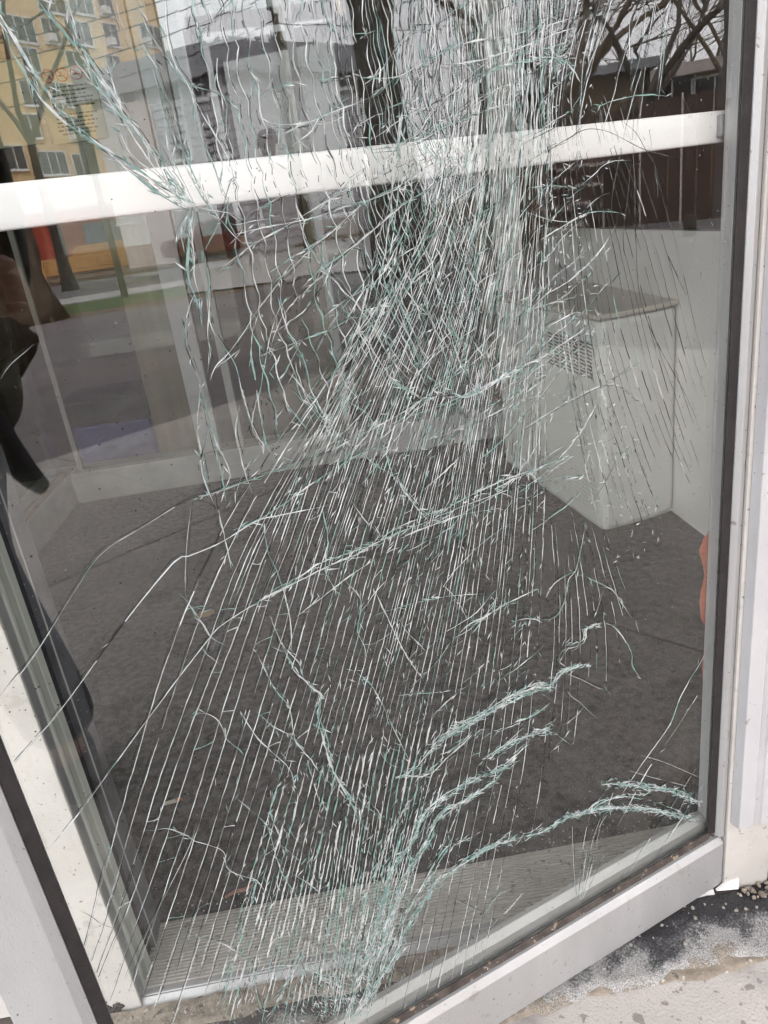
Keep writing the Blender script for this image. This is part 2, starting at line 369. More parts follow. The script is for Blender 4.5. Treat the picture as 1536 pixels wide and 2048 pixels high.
# tar and mortar patch along the wall foot: uneven sheet with a ragged edge
def ragged(name, x0, x1, yf, yb, z, amp, mat, seed, hum=.0015, nx=150, ny=14, **kw):
    b = MB()
    for i in range(nx+1):
        x = x0+(x1-x0)*i/nx
        e = yf + amp*(noise.fractal(V((x*9, seed, 0)), .8, 2.2, 4)) + amp*.5*noise.noise(V((x*40, seed, 3)))
        for j in range(ny+1):
            y = e+(yb-e)*j/ny; h = z + hum*noise.fractal(V((x*45, y*45, seed)), .7, 2.1, 4)
            if j == 0: h = 0.0005
            b.v.append(V((x, y, h)))
    for i in range(nx):
        for j in range(ny):
            a = i*(ny+1)+j; b.f.append((a, a+ny+1, a+ny+2, a+1)); b.mi.append(0); b.sm.append(True)
    return b.build(name, mat, **kw)
ragged('tar_patch', -1.3, 1.7, .650, .7515, .007, .02, M_patch, 3.1, .0028, kind='structure')
ragged('mortar_fringe', -1.3, 1.7, .643, .662, .003, .014, M_dirt, 8.4, .0012, ny=5, kind='structure')
ragged('dirt_strip', -.46, .12, .712, .748, .013, .006, M_dirt, 5.7, .003, ny=8, kind='structure')
b = MB()
for i in range(260):
    x = rnd.uniform(-.42, .56); y = rnd.gauss(.725, .018); r = rnd.uniform(.0008, .0032)
    if y > .744: continue
    b.blob((x, y, .0125), r, r*rnd.uniform(.7,1.2), r*.8, 6, 3, .25)
for i in range(150):
    x = rnd.uniform(-.36, .45); y = .887+abs(rnd.gauss(0, .022)); r = rnd.uniform(.0006, .0020)
    b.blob((x, y, .0055), r, r*rnd.uniform(.7,1.2), r*.8, 6, 3, .25)
b.build('grit', M_pebble, label='loose grit and tiny stones along the metal threshold', cat='grit', kind='stuff')

# ------------------------------------------------------------------ the building round the door
b = MB()
b.box(.60, 9, .70, 1.0, 0, 7.5); 
fac = thing('apartment_building', (0.6, .85, 0), 'pale masonry building with the glazed entrance the broken door belongs to', 'building')
b.build('wall', M_brickw, fac)
b = MB(); b.box(-9, -1.6, .70, 1.0, 0, 7.5); b.build('wall', M_brickw, fac)
b = MB(); b.box(-1.6, .60, .70, 1.0, 2.75, 7.5); b.build('wall', M_brickw, fac)
b = MB(); b.box(-2.6, 3.0, -1.1, .698, 3.30, 3.55); b.build('added_canopy', M_ceil, fac)  # unseen overhang, added and sized to keep sky light off slab and frames
# storefront left of the door: low panel and fixed pane, pane above the door
b = MB(); b.box(-1.6, -.475, .775, .86, .012, .30); b.build('panel', M_jamb, fac)
M_in = glassmat('clear_glass', .04, (.90,.94,.92))
b = MB(); b.box(-1.55, -.50, .81, .818, .30, 2.7); b.build('window', M_in, fac)
b = MB(); b.box(-.44, .455, .81, .818, 2.22, 2.7); b.build('window', M_in, fac)
b = MB(); b.box(-1.6, -1.55, .77, .86, .30, 2.75); b.build('frame_post', M_alu2, fac)
b = MB(); b.box(-.45, .465, .76, .88, 2.15, 2.22); b.build('frame_head', M_alu2, fac)
# vestibule shell
b = MB(); b.quad((-1.2,.88,.004),(1.03,.88,.004),(1.03,3.2,.004),(-1.2,3.2,.004)); b.build('vestibule_floor', M_mat, kind='structure')
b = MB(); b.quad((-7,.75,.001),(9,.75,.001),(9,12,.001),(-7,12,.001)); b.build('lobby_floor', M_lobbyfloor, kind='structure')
b = MB(); b.box(1.03, 1.15, .90, 3.2, .004, .835); b.build('vestibule_wall', M_plaster, kind='structure')
b = MB(); b.box(1.04, 1.14, .90, 3.2, .837, 2.6); b.build('vestibule_upper_wall', pmat('brown_panel', (.050,.040,.034), (.036,.029,.025), 3, .5), kind='structure')
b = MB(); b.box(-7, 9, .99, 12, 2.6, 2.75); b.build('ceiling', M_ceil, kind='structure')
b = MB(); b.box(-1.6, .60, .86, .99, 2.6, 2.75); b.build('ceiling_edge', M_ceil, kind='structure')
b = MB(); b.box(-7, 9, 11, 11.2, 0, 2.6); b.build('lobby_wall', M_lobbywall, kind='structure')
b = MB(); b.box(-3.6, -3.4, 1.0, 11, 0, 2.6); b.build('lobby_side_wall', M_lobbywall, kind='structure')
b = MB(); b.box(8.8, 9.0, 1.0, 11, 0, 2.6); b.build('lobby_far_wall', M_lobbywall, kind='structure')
# inner glazed partition
pt = thing('glazed_partition', (0, 3.15, 0), 'inner glass partition on a pale stone ledge at the back of the vestibule', 'partition')
b = MB(); b.box(-1.09, .80, 3.10, 3.24, .004, .135); b.build('ledge', M_ledge, pt, bevel=.006)
b = MB(); b.box(-1.22, -1.09, .90, 3.24, .004, .135); b.build('ledge', M_ledge, pt, bevel=.006)
b = MB(); b.box(-1.13, -1.10, .90, 3.10, .135, .150); b.build('rail', M_tan, pt)
b = MB(); b.box(-1.065, -1.045, 3.14, 3.16, .135, 2.6); b.build('post', M_ledge, pt)
for x0, x1, mt in ((-.545,-.455,M_alu2), (-.385,-.355,M_ledge), (.085,.115,M_ledge), (.80,.90,M_plaster)):
    b = MB(); b.box(x0, x1, 3.12, 3.18, .135, 2.6); b.build('post', mt, pt)
b = MB(); b.box(-1.045, .80, 3.146, 3.152, .136, 2.58); b.build('pane', M_in, pt)
b = MB(); b.box(-1.118, -1.112, .92, 3.09, .151, 2.58); b.build('pane', M_in, pt)
b = MB(); b.box(-.78, -.56, 3.45, 3.60, .001, 2.6); b.build('lobby_column', M_tan, label='tan wood faced column in the lobby behind the inner glass', cat='column')
dd = thing('lobby_door', (.5, 3.7, 0), 'dark brown door in the lobby behind the thickest cracks', 'door')
b = MB(); b.box(.14, .84, 3.70, 3.75, .01, 2.05); b.build('leaf', M_darkdoor, dd)
b = MB(); b.box(.06, .138, 3.68, 3.77, .002, 2.12); b.box(.842, .92, 3.68, 3.77, .002, 2.12); b.box(.138, .842, 3.68, 3.77, 2.052, 2.12); b.build('door_frame', M_tan, dd)
b = MB(); b.tube([(.20,3.66,1.0),(.30,3.66,1.0)], .009, 8); b.tube([(.20,3.66,1.0),(.20,3.70,1.0)], .012, 8); b.build('handle', M_alu2, dd)
bn = thing('storage_bin', (-1.02, 3.85, 0), 'blue plastic bin with dark grey lid on lobby floor', 'bin')
b = MB(); b.prism([(-1.22,3.68,.002),(-.84,3.66,.002),(-.82,4.0,.002),(-1.24,4.02,.002)], (0,0,.20)); b.build('body', M_blue, bn, bevel=.012)
b = MB(); b.prism([(-1.24,3.66,.204),(-.82,3.64,.204),(-.80,4.02,.204),(-1.26,4.04,.204)], (0,0,.13)); b.build('lid', M_darkdoor, bn, bevel=.015)
for (x, y), lb in (((.33, 8.76), 'round lit ceiling downlight seen beside the reflected pole'), ((4.6, 9.0), 'round lit ceiling downlight near the hinge side at the top')):
    t = thing('ceiling_light', (x, y, 2.6), lb, 'light', 'lobby downlights')
    b = MB(); b.tube([(x, y, 2.585), (x, y, 2.60)], [.13, .13], 20); b.build('trim_ring', M_ceil, t)
    b = MB(); b.tube([(x, y, 2.572), (x, y, 2.584)], [.09, .10], 20); b.build('diffuser', emat('lamp_glow', (1, .93, .72), 14), t)
    lp = bpy.data.lights.new('downlight', 'SPOT'); lp.energy = 35; lp.color = (1, .88, .68); lp.spot_size = R(150); lp.spot_blend = .6; lp.shadow_soft_size = .1
    lo = bpy.data.objects.new('downlight', lp); COL.objects.link(lo); lo.location = (0, 0, -.04); lo.parent = t
# posted sheets on the inner glass
def sheet(x0, x1, z0, z1, label):
    b = MB(); y = 3.143; n = 8
    for i in range(n):
        u0, u1 = i/n, (i+1)/n; c0 = .004*math.sin(u0*3.1); c1 = .004*math.sin(u1*3.1)
        b.hexa([(x0+(x1-x0)*u0,y-.0012-c0,z0),(x0+(x1-x0)*u1,y-.0012-c1,z0),(x0+(x1-x0)*u1,y-.0004-c1,z0),(x0+(x1-x0)*u0,y-.0004-c0,z0),
                (x0+(x1-x0)*u0,y-.0012-c0,z1),(x0+(x1-x0)*u1,y-.0012-c1,z1),(x0+(x1-x0)*u1,y-.0004-c1,z1),(x0+(x1-x0)*u0,y-.0004-c0,z1)])
    return b, y-.006
t = thing('notice_sheet', (-.715, 3.14, 1.36), 'pale green notice with three red prohibition circles above lines of print', 'notice')
b, yf = sheet(-.815, -.615, 1.36, 1.65, ''); b.build('paper', M_paper, t)
for k, xc in enumerate((-.772, -.722, -.672)):
    b = MB(); zc = 1.575; rr = .0225
    for i in range(28):
        a0, a1 = 2*math.pi*i/28, 2*math.pi*(i+1)/28
        b.hexa([(xc+math.cos(a)*r_, yf+dy, zc+math.sin(a)*r_) for dy in (0, -.0005) for a, r_ in ((a0,rr-.004),(a1,rr-.004),(a1,rr),(a0,rr))])
    e = .7071*(rr-.003); w_ = .0016
    b.hexa([(xc+sx, yf+dy, zc+sz) for dy in (0,-.0005) for sx, sz in ((-e-w_,e-w_),(e-w_,-e-w_),(e+w_,-e+w_),(-e+w_,e+w_))])
    b.build('prohibition_ring', M_red, t)
    b = MB(); yk = yf+.0012
    if k == 1:
        b.hexa([(xc+sx, yk+dy, zc+sz) for dy in (0,-.0004) for sx, sz in ((-.015,-.006),(.008,-.006),(.008,-.001),(-.015,-.001))])
        b.tube([(xc+.011,yk,zc-.003),(xc+.013,yk,zc+.004),(xc+.009,yk,zc+.010)], .0009, 5)
    elif k == 0:
        for a in (90, 55, 125, 25, 155):
            l_ = .013 if a == 90 else .010
            b.tri((xc,yk,zc-.010),(xc+math.cos(R(a))*l_+.002,yk,zc-.006+math.sin(R(a))*l_),(xc+math.cos(R(a))*l_-.002,yk,zc-.004+math.sin(R(a))*l_))
    else:
        b.hexa([(xc+sx, yk+dy, zc+sz) for dy in (0,-.0004) for sx, sz in ((-.014,-.005),(.012,-.005),(.012,-.002),(-.014,-.002))])
        for q in (-.006, 0, .006): b.tube([(xc+q,yk,zc+.002),(xc+q+.002,yk,zc+.006),(xc+q,yk,zc+.010),(xc+q+.002,yk,zc+.013)], .0007, 5)
    b.build('pictogram', M_ink, t)
zz = 1.535
for row in range(12):
    if row == 6: zz -= .012
    x = -.80+rnd.uniform(.012, .03); xe = -.63-rnd.uniform(.005, .03)
    b = MB()
    while x < xe:
        wl = min(rnd.uniform(.006, .022), xe-x+.004)
        b.hexa([(x, yf, zz), (x+wl, yf, zz), (x+wl, yf-.0004, zz), (x, yf-.0004, zz), (x, yf, zz+.0042), (x+wl, yf, zz+.0042), (x+wl, yf-.0004, zz+.0042), (x, yf-.0004, zz+.0042)])
        x += wl+.004
    b.build('print_line', M_ink, t); zz -= .0125
b, yf = sheet(-1.04, -.842, 1.37, 1.64, ''); b.build('blank_sheet', M_paper, label='plain pale green sheet taped beside the notice', cat='sheet')

# heater cabinet
t = thing('heater_cabinet', (.86, 2.35, 0), 'cream metal heater cabinet with slotted grille against the plaster wall', 'heater')
hp = [(.775,1.985,.006),(.945,2.02,.006),(1.028,2.05,.006),(1.028,2.80,.006),(.68,2.76,.006)]
b = MB(); b.prism(hp, (0,0,.632)); b.build('cabinet', M_heat, t, bevel=.02)
b = MB(); b.prism([(x+(-.006 if x < .9 else 0), y-.006, .640) for x, y, z in hp], (0,0,.014)); b.build('top', M_heattop, t, bevel=.004)
e = V((.68-.775, 2.76-1.985, 0)); el = e.length; e.normalize(); nn = V((-e.y, e.x, 0))
b = MB()
for c in range(7):
    for r_ in range(10):
        o = V((.775,1.985,0)) + e*(.045+c*.042) + nn*.0006; z0 = .470+r_*.0105
        b.hexa([o+V((0,0,z0)), o+e*.030+V((0,0,z0+.003)), o+e*.030-nn*.004+V((0,0,z0+.003)), o-nn*.004+V((0,0,z0)),
                o+V((0,0,z0+.005)), o+e*.030+V((0,0,z0+.008)), o+e*.030-nn*.004+V((0,0,z0+.008)), o-nn*.004+V((0,0,z0+.005))])
b.build('grille', pmat('grille_slot', (.10,.095,.09), None, 5, .8), t)
b = MB()
for c in range(9):
    o = V((.775,1.985,0)) + e*(.04+c*.05) + nn*.0006
    for r_ in range(9):
        z0 = .06+r_*.014
        b.hexa([o+V((0,0,z0)), o+e*.036+V((0,0,z0+.002)), o+e*.036-nn*.003+V((0,0,z0+.002)), o-nn*.003+V((0,0,z0)),
                o+V((0,0,z0+.003)), o+e*.036+V((0,0,z0+.005)), o+e*.036-nn*.003+V((0,0,z0+.005)), o-nn*.003+V((0,0,z0+.003))])
b.build('lower_grille', M_heattop, t)

# threshold: ribbed plate with a bevelled nose
th = thing('door_threshold', (.04, .81, 0), 'ribbed grey aluminium threshold plate under the open door', 'threshold')
X0, X1 = -.383, .452
b = MB(); b.prism([(X0,.772,.002),(X0,.884,.002),(X0,.884,.011),(X0,.772,.014)], (X1-X0,0,0)); b.build('plate', M_thr, th)
b = MB()
for i in range(19):
    y = .7755+i*.0056; z = .0139-.003*(y-.772)/.112
    b.prism([(X0,y,z-.001),(X0,y+.0030,z-.001),(X0,y+.0027,z+.0024),(X0,y+.0004,z+.0024)], (X1-X0,0,0))
b.build('ribs', M_thr, th)
b = MB(); b.prism([(X0,.746,.001),(X0,.7715,.001),(X0,.7715,.0165),(X0,.7640,.0165),(X0,.7625,.0150),(X0,.7610,.0160)], (X1-X0,0,0)); b.build('nose', M_alu, th, bevel=.0008)
b = MB(); b.blob((floor_at(803,1820,.015)), .004, .004, .002, 10, 3); b.build('screw', M_gaskd, th)

# fixed frame: latch side
fr = thing('door_frame', (0, .80, 0), 'pale aluminium door frame with weathered jambs round the opening', 'frame')
def jamb(poly, mat, name, z0=.004, z1=2.15, lab=None, bev=.0012):
    b = MB(); b.prism([(x, y, z0) for x, y in poly], (0, 0, z1-z0)); o = b.build(name, mat, fr, bevel=bev)
    if lab: o['label'] = lab
    return o
jamb([(-.475,.752),(-.381,.752),(-.381,.757),(-.475,.757)], M_jamb, 'jamb', lab='cream painted latch jamb with chipped foot')
jamb([(-.475,.7575),(-.3815,.7575),(-.3815,.7755),(-.475,.7755)], M_jambg, 'return')
jamb([(-.475,.7755),(-.3790,.7755),(-.3790,.7830),(-.475,.7830)], M_jambl, 'fin')
jamb([(-.475,.7830),(-.3860,.7830),(-.3860,.7990),(-.475,.7990)], M_jambg, 'groove')
jamb([(-.475,.7990),(-.3785,.7990),(-.3785,.8160),(-.475,.8160)], M_jambl, 'fin')
jamb([(-.475,.8160),(-.3840,.8160),(-.3840,.8400),(-.475,.8400)], M_pile, 'pile_strip')
jamb([(-.475,.8400),(-.3760,.8400),(-.3760,.885),(-.475,.885)], M_jambd, 'stop')
jamb([(-.3758,.8395),(-.3745,.8395),(-.3745,.8425),(-.3758,.8425)], M_alu2, 'edge_strip')
b = MB()                                             # crumbling render along the latch jamb foot
for i in range(95):
    z = .008+.27*(i/95); wv = .012*(1-i/110); b.blob((-.452+wv*.6+rnd.uniform(-.006,.006), .7515, z), rnd.uniform(.006,.012), .004, rnd.uniform(.005,.010), 7, 5, .3)
b.build('crumbling_render', M_brickw, fr)
b = MB()
for i in range(26): b.blob((-.425+rnd.gauss(0,.008), .7515, .012+abs(rnd.gauss(0,.008))), rnd.uniform(.003,.007), .0025, rnd.uniform(.003,.007), 7, 4, .35)
b.build('tar_splash', M_gask, fr)
# hinge side
jamb([(.4675,.757),(.535,.757),(.535,.838),(.4675,.838)], M_jamb, 'jamb', lab='pale hinge jamb with scuffed foot')
jamb([(.471,.7565),(.476,.742),(.497,.742),(.500,.7475),(.507,.7475),(.509,.744),(.529,.744),(.531,.7565)], M_alu2, 'hinge_cover', z0=.135, lab='lavender white hinge cover cut off above the ground')
b = MB(); b.prism([(.537,.757,0),(.60,.74,0),(.60,.885,0),(.537,.885,0)], (0,0,2.75)); b.build('sealant_joint', M_jambg, fr)
b = MB()
for i in range(26):
    z = .01+i*.06; b.blob((.575+rnd.uniform(-.004,.01), .745, z), .022, .016, .04, 7, 5, .3)
b.build('mortar_edge', M_brickw, fr)

# ------------------------------------------------------------------ the broken door, standing ajar
door = thing('glass_door', D(0, 0, 0), 'aluminium framed glass door standing ajar, its pane shattered from top to bottom', 'door')
DH = 2.13
def dprism(poly, z0, z1, mat, name, bev=.0008):        # outline in (s, n), upright
    b = MB(); b.prism([D(s, n, z0) for s, n in poly], (0, 0, z1-z0)); return b.build(name, mat, door, bevel=bev)
def drail(poly, s0, s1, mat, name, bev=.0008):         # outline in (n, z), along the door
    b = MB(); b.prism([D(s0, n, z) for n, z in poly], DS*(s1-s0)); return b.build(name, mat, door, bevel=bev)
# hinge stile
dprism([(-.0135,0),(-.0135,-.036),(-.0035,-.036),(-.0035,-.0068),(-.0065,0)], .1075, DH, M_alu, 'stile')
dprism([(-.0335,-.0012),(-.0335,-.036),(-.0150,-.036),(-.0150,-.0012)], .0175, DH, M_alu, 'stile')
dprism([(-.0033,-.0075),(-.0033,-.0115),(.0088,-.0115),(.0088,-.0092)], .112, DH-.1, M_gask, 'gasket')
dprism([(-.0033,-.0205),(-.0033,-.036),(.0005,-.036),(.0005,-.0205)], .112, DH-.1, M_alu, 'glazing_bead')
# free stile
dprism([(.802,0),(.8495,0),(.8495,-.036),(.7930,-.036),(.7930,-.0065)], .0175, DH, M_alu, 'stile')
dprism([(.7928,-.0075),(.7928,-.0115),(.7815,-.0115),(.7815,-.0090)], .112, DH-.1, M_gask, 'gasket')
dprism([(.7928,-.0205),(.7928,-.036),(.785,-.036),(.785,-.0205)], .112, DH-.1, M_alu, 'glazing_bead')
# rails
drail([(0,.0155),(0,.0935),(-.0065,.1020),(-.0110,.1020),(-.0110,.1060),(-.036,.1060),(-.036,.0155)], -.0132, .7925, M_alu, 'bottom_rail')
drail([(-.0072,.1062),(-.0115,.1062),(-.0115,.1165),(-.0090,.1165)], -.0030, .7925, M_gaskd, 'gasket')
drail([(-.0205,.1063),(-.036,.1063),(-.036,.1330),(-.029,.1330),(-.0205,.1260)], .001, .7845, M_alu, 'glazing_bead')
drail([(0,DH-.10),(0,DH),(-.036,DH),(-.036,DH-.10)], -.0033, .7928, M_alu, 'top_rail')
# push bar on the inside
b = MB(); prof = []
for i in range(13):
    a = math.pi*i/12; prof.append((-.0455+.0035*math.sin(a)**.5, 1.0226-.0146*math.cos(a)))
prof += [(-.056,1.0372),(-.056,1.0080)]
b.prism([D(-.012, n, z) for n, z in prof], DS*.842)
b.build('push_bar', M_bar, door, smooth=False)
b = MB(); b.dbox(-.012,.004,-.045,-.0362,1.0125,1.0330); b.build('bar_bracket', M_jambg, door, bevel=.002)
b = MB(); b.dbox(.810,.828,-.045,-.0362,1.0125,1.0330); b.build('bar_bracket', M_jambg, door, bevel=.002)
# pane
M_gl = glassmat('pane_front', .085, (.975,.98,.965), 0, 26, shards=.006)
M_glb = glassmat('pane_back', .045, (.975,.985,.975))
b = MB(); s0, s1, z0, z1 = -.0030, .7925, .1068, DH-.1005
p = [D(s0,GLASS,z0),D(s1,GLASS,z0),D(s1,GLASS-.0075,z0),D(s0,GLASS-.0075,z0),D(s0,GLASS,z1),D(s1,GLASS,z1),D(s1,GLASS-.0075,z1),D(s0,GLASS-.0075,z1)]
b.v = [V(x) for x in p]
b.f = [(0,1,5,4),(2,3,7,6),(0,3,2,1),(4,5,6,7),(1,2,6,5),(3,0,4,7)]; b.mi = [0,1,1,1,1,1]; b.sm = [False]*6
pane = b.build('glass_pane', [M_gl, M_glb], door); pane['label'] = 'shattered laminated pane, net of white and teal cracks'

# ------------------------------------------------------------------ cracks
M_cw = crackmat('crack_white', (.47,.505,.50), 0)
M_ct = crackmat('crack_teal', (.19,.31,.285), 0)
M_cd = crackmat('crack_dark', (.020,.026,.025), 0)  # dark colour painted in for crack shadow and cracks mirroring darker surroundings
CM = [M_cw, M_ct, M_cd]
def smooth(pts, step):
    P = [V((a/1000.0, c/1000.0)) for a, c in pts]
    if len(P) == 2: P = [P[0], (P[0]+P[1])/2, P[1]]
    P = [P[0]*2-P[1]] + P + [P[-1]*2-P[-2]]
    out = []
    for i in range(1, len(P)-2):
        a, b_, c, d = P[i-1], P[i], P[i+1], P[i+2]
        n = max(1, int((c-b_).length/step))
        for k in range(n):
            t = k/n
            out.append(.5*((2*b_)+(c-a)*t+(2*a-5*b_+4*c-d)*t*t+(3*b_-a-3*c+d)*t*t*t))
    out.append(P[-2]); return out
def inside(q): return .0092 < q.x < .7810 and .1175 < q.y < 1.99
def at(q, n): return D(q.x, GLASS+.0003+n, q.y)
STY = {  # half width mm, chances white/teal/dark, jag mm, dark companion chance, split chance
 'white': (.44, (.70,.25,.05), .45, .25, .12), 'teal': (.48, (.44,.51,.05), .45, .25, .14), 'band': (.68, (.50,.46,.04), .8, .35, .28),
 'heavy': (.66, (.52,.46,.02), 1.1, .30, .42), 'thin': (.26, (.92,.06,.02), .06, .7, 0), 'thin2': (.44, (.94,.05,.01), .06, .5, 0),
 'thinw': (.34, (.80,.20,0), .12, .5, .04), 'dark': (.5, (.0,.1,.9), .2, 0, 0), 'thind': (.30, (.03,.03,.94), .08, 0, 0),
 'fan': (.31, (.04,.02,.94), .12, 0, .0), 'faint': (.22, (.70,.10,.20), .08, .3, 0), 'long': (.38, (.72,.24,.04), .21, .16, .04), 'low': (.36, (.96,.03,.01), .06, .75, 0), 'swath': (.50, (.66,.32,.02), .5, .4, .35)}
# crack paths on the pane, (millimetres from the hinge edge, millimetres above the ground)
LONG_GUIDES = [
 ([(367.1,991.8),(424.8,922.4),(491.9,854),(544.8,803.2),(591.8,750.6),(644.3,675.6),(698.1,579.2),(747.1,486.1),(817.5,346)],3),
 ([(375.7,1064),(343.9,989.2),(400.1,918.4),(461.7,847.3),(511.6,794.2),(555.5,738.9),(605,659.9),(666.3,563.2),(719.8,469.3),(804.9,336)],4),
 ([(328.3,1128.5),(331.2,1061.3),(353.3,990.2),(399.1,918.3),(452.8,845.3),(485.5,787.1),(521.5,727.9),(565.2,643.9),(620.1,539.9),(673.7,441.1),(754.4,295.9)],4),
 ([(310.5,1128.2),(312.7,1060.2),(332,987.9),(372,913.8),(420.8,838.2),(453.8,778.5),(487.8,717),(529.6,629.7),(584.2,521.8),(637.1,418.7),(715.7,265.3)],5),
 ([(294.5,1127.9),(296.1,1059.2),(312.6,985.8),(345.4,909.5),(387.3,830.7),(418.1,768.9),(450,704.8),(492,614.6),(544.6,501.8),(593.5,391.9),(666.2,226)],7),
 ([(278.2,1127.7),(281.5,1058.3),(295.2,983.9),(322.8,905.8),(354.7,823.5),(380.5,758.7),(407.4,691),(447,596.6),(497.3,478),(536.1,356.8),(593.8,168.7)],7),
 ([(259.2,1127.4),(266.7,1057.4),(280,982.2),(302.2,902.5),(328.6,817.7),(348.9,750.2),(370.3,679),(404.4,579.5),(449.2,453.8),(490.2,328.7),(561.2,142.8)],6),
 ([(242.1,1127.1),(251.6,1056.5),(264.4,980.5),(281,899),(301.6,811.7),(318.8,742),(337,668.2),(364.9,563.7),(406.4,432.2),(458.7,309.4),(529.7,117.9)],5),
 ([(229.7,1126.9),(238.8,1055.7),(248.6,978.8),(260.3,895.6),(276.4,806.1),(288.5,733.8),(302,657),(323.1,547),(357.7,407.6),(400.7,273.9),(468.4,69.3)],4),
 ([(214.6,1126.7),(227.3,1055),(237.8,977.6),(245.3,893.2),(253.4,801),(258.9,725.8),(266.1,645.3),(280.2,529.8),(309,383.1),(351.4,243.6),(415,26.9)],0)]
FAN_GUIDES = [
 ([(227.7,1126.9),(233.5,1095.5),(240.3,1055.8),(241,1017.8),(238.9,977.7),(236.5,930.5),(230.5,854.4),(217.7,770.2),(195.2,666.9),(173.4,584.7)],5),
 ([(196.5,1126.4),(211,1091.1),(222.5,1047.2),(216.9,1015.8),(212.5,974.8),(208.1,926.5),(196.5,848.1),(179.4,778.3),(149.7,689.4),(135.7,649.3),(111,582.6)],5),
 ([(175.9,1104.5),(192.9,1075.6),(204.9,1042.2),(197.7,1014.1),(187.6,972.1),(176.4,922.1),(161.4,858.1),(135.8,785.9),(102.5,709.4),(55.4,625.6)],5),
 ([(191,1050.9),(185.7,1042.8),(176.8,1012.4),(161.3,969.2),(144,917.6),(116,836.7),(79.8,755.9),(38.9,659)],3),
 ([(177,1055.8),(174.3,1051.8),(157.8,1010.8),(134.1,966.3),(112.3,913.2),(91.5,857.3),(69,798.3),(28,705.6)],2),
 ([(140.1,1039.8),(134.2,1025.2),(118.9,999.1),(106,963.2),(84,909.3),(69.1,863.5),(53.3,818.4),(28.1,751.5)],0)]
TOP_GUIDES = [
 ([(522.2,1131.5),(521.8,1102.8),(521.5,1072.8),(523.9,1041.7),(526.1,1009.1),(524.4,981.6),(523.7,953.2),(524.6,923.8),(521.5,888.6),(519,847.6),(520.3,818.3)],3),
 ([(496.6,1131.1),(498,1107.9),(499.4,1083.8),(496.6,1061.9),(497.4,1039.4),(495.1,1012.6),(494.6,984.8),(495.9,948.9),(497,919),(489.7,890.3),(484.7,857),(476.4,835.6),(467,817.3)],5),
 ([(446.1,1130.3),(447.8,1100),(443.4,1058.3),(439,1024.2),(433.8,991.8),(428.9,954.1),(426.1,913.9),(416.6,884.4),(403.5,858.4),(387.2,835.6)],5),
 ([(399.7,1129.6),(398.4,1098.2),(397,1065.3),(395.6,1030.8),(389.7,994.2),(381.1,955.2),(372,913.8),(361.9,874.1),(347.6,840.2)],5),
 ([(367,1129.1),(367.9,1097),(366.2,1063.4),(360.4,1027.9),(348.6,989.7),(338.2,953.4),(328.8,923.6),(319.3,888)],4),
 ([(332.7,1128.5),(336.5,1095.8),(334.9,1061.5),(327.7,1028.8),(316.4,997.8),(307,965.4),(299.3,935.9)],0)]
LOWER_GUIDES = [
 ([(254.6,692.2),(252.5,611.7),(258.5,521.1),(273.4,426.8),(291.4,326.6),(310.3,259.2)],6),
 ([(222,677.1),(209.8,609.2),(199.4,536.9),(199.5,477.3),(206.4,417.4)],4),
 ([(189.2,661.7),(166.2,588.4),(142.4,522.1),(125.4,446.6)],0)]
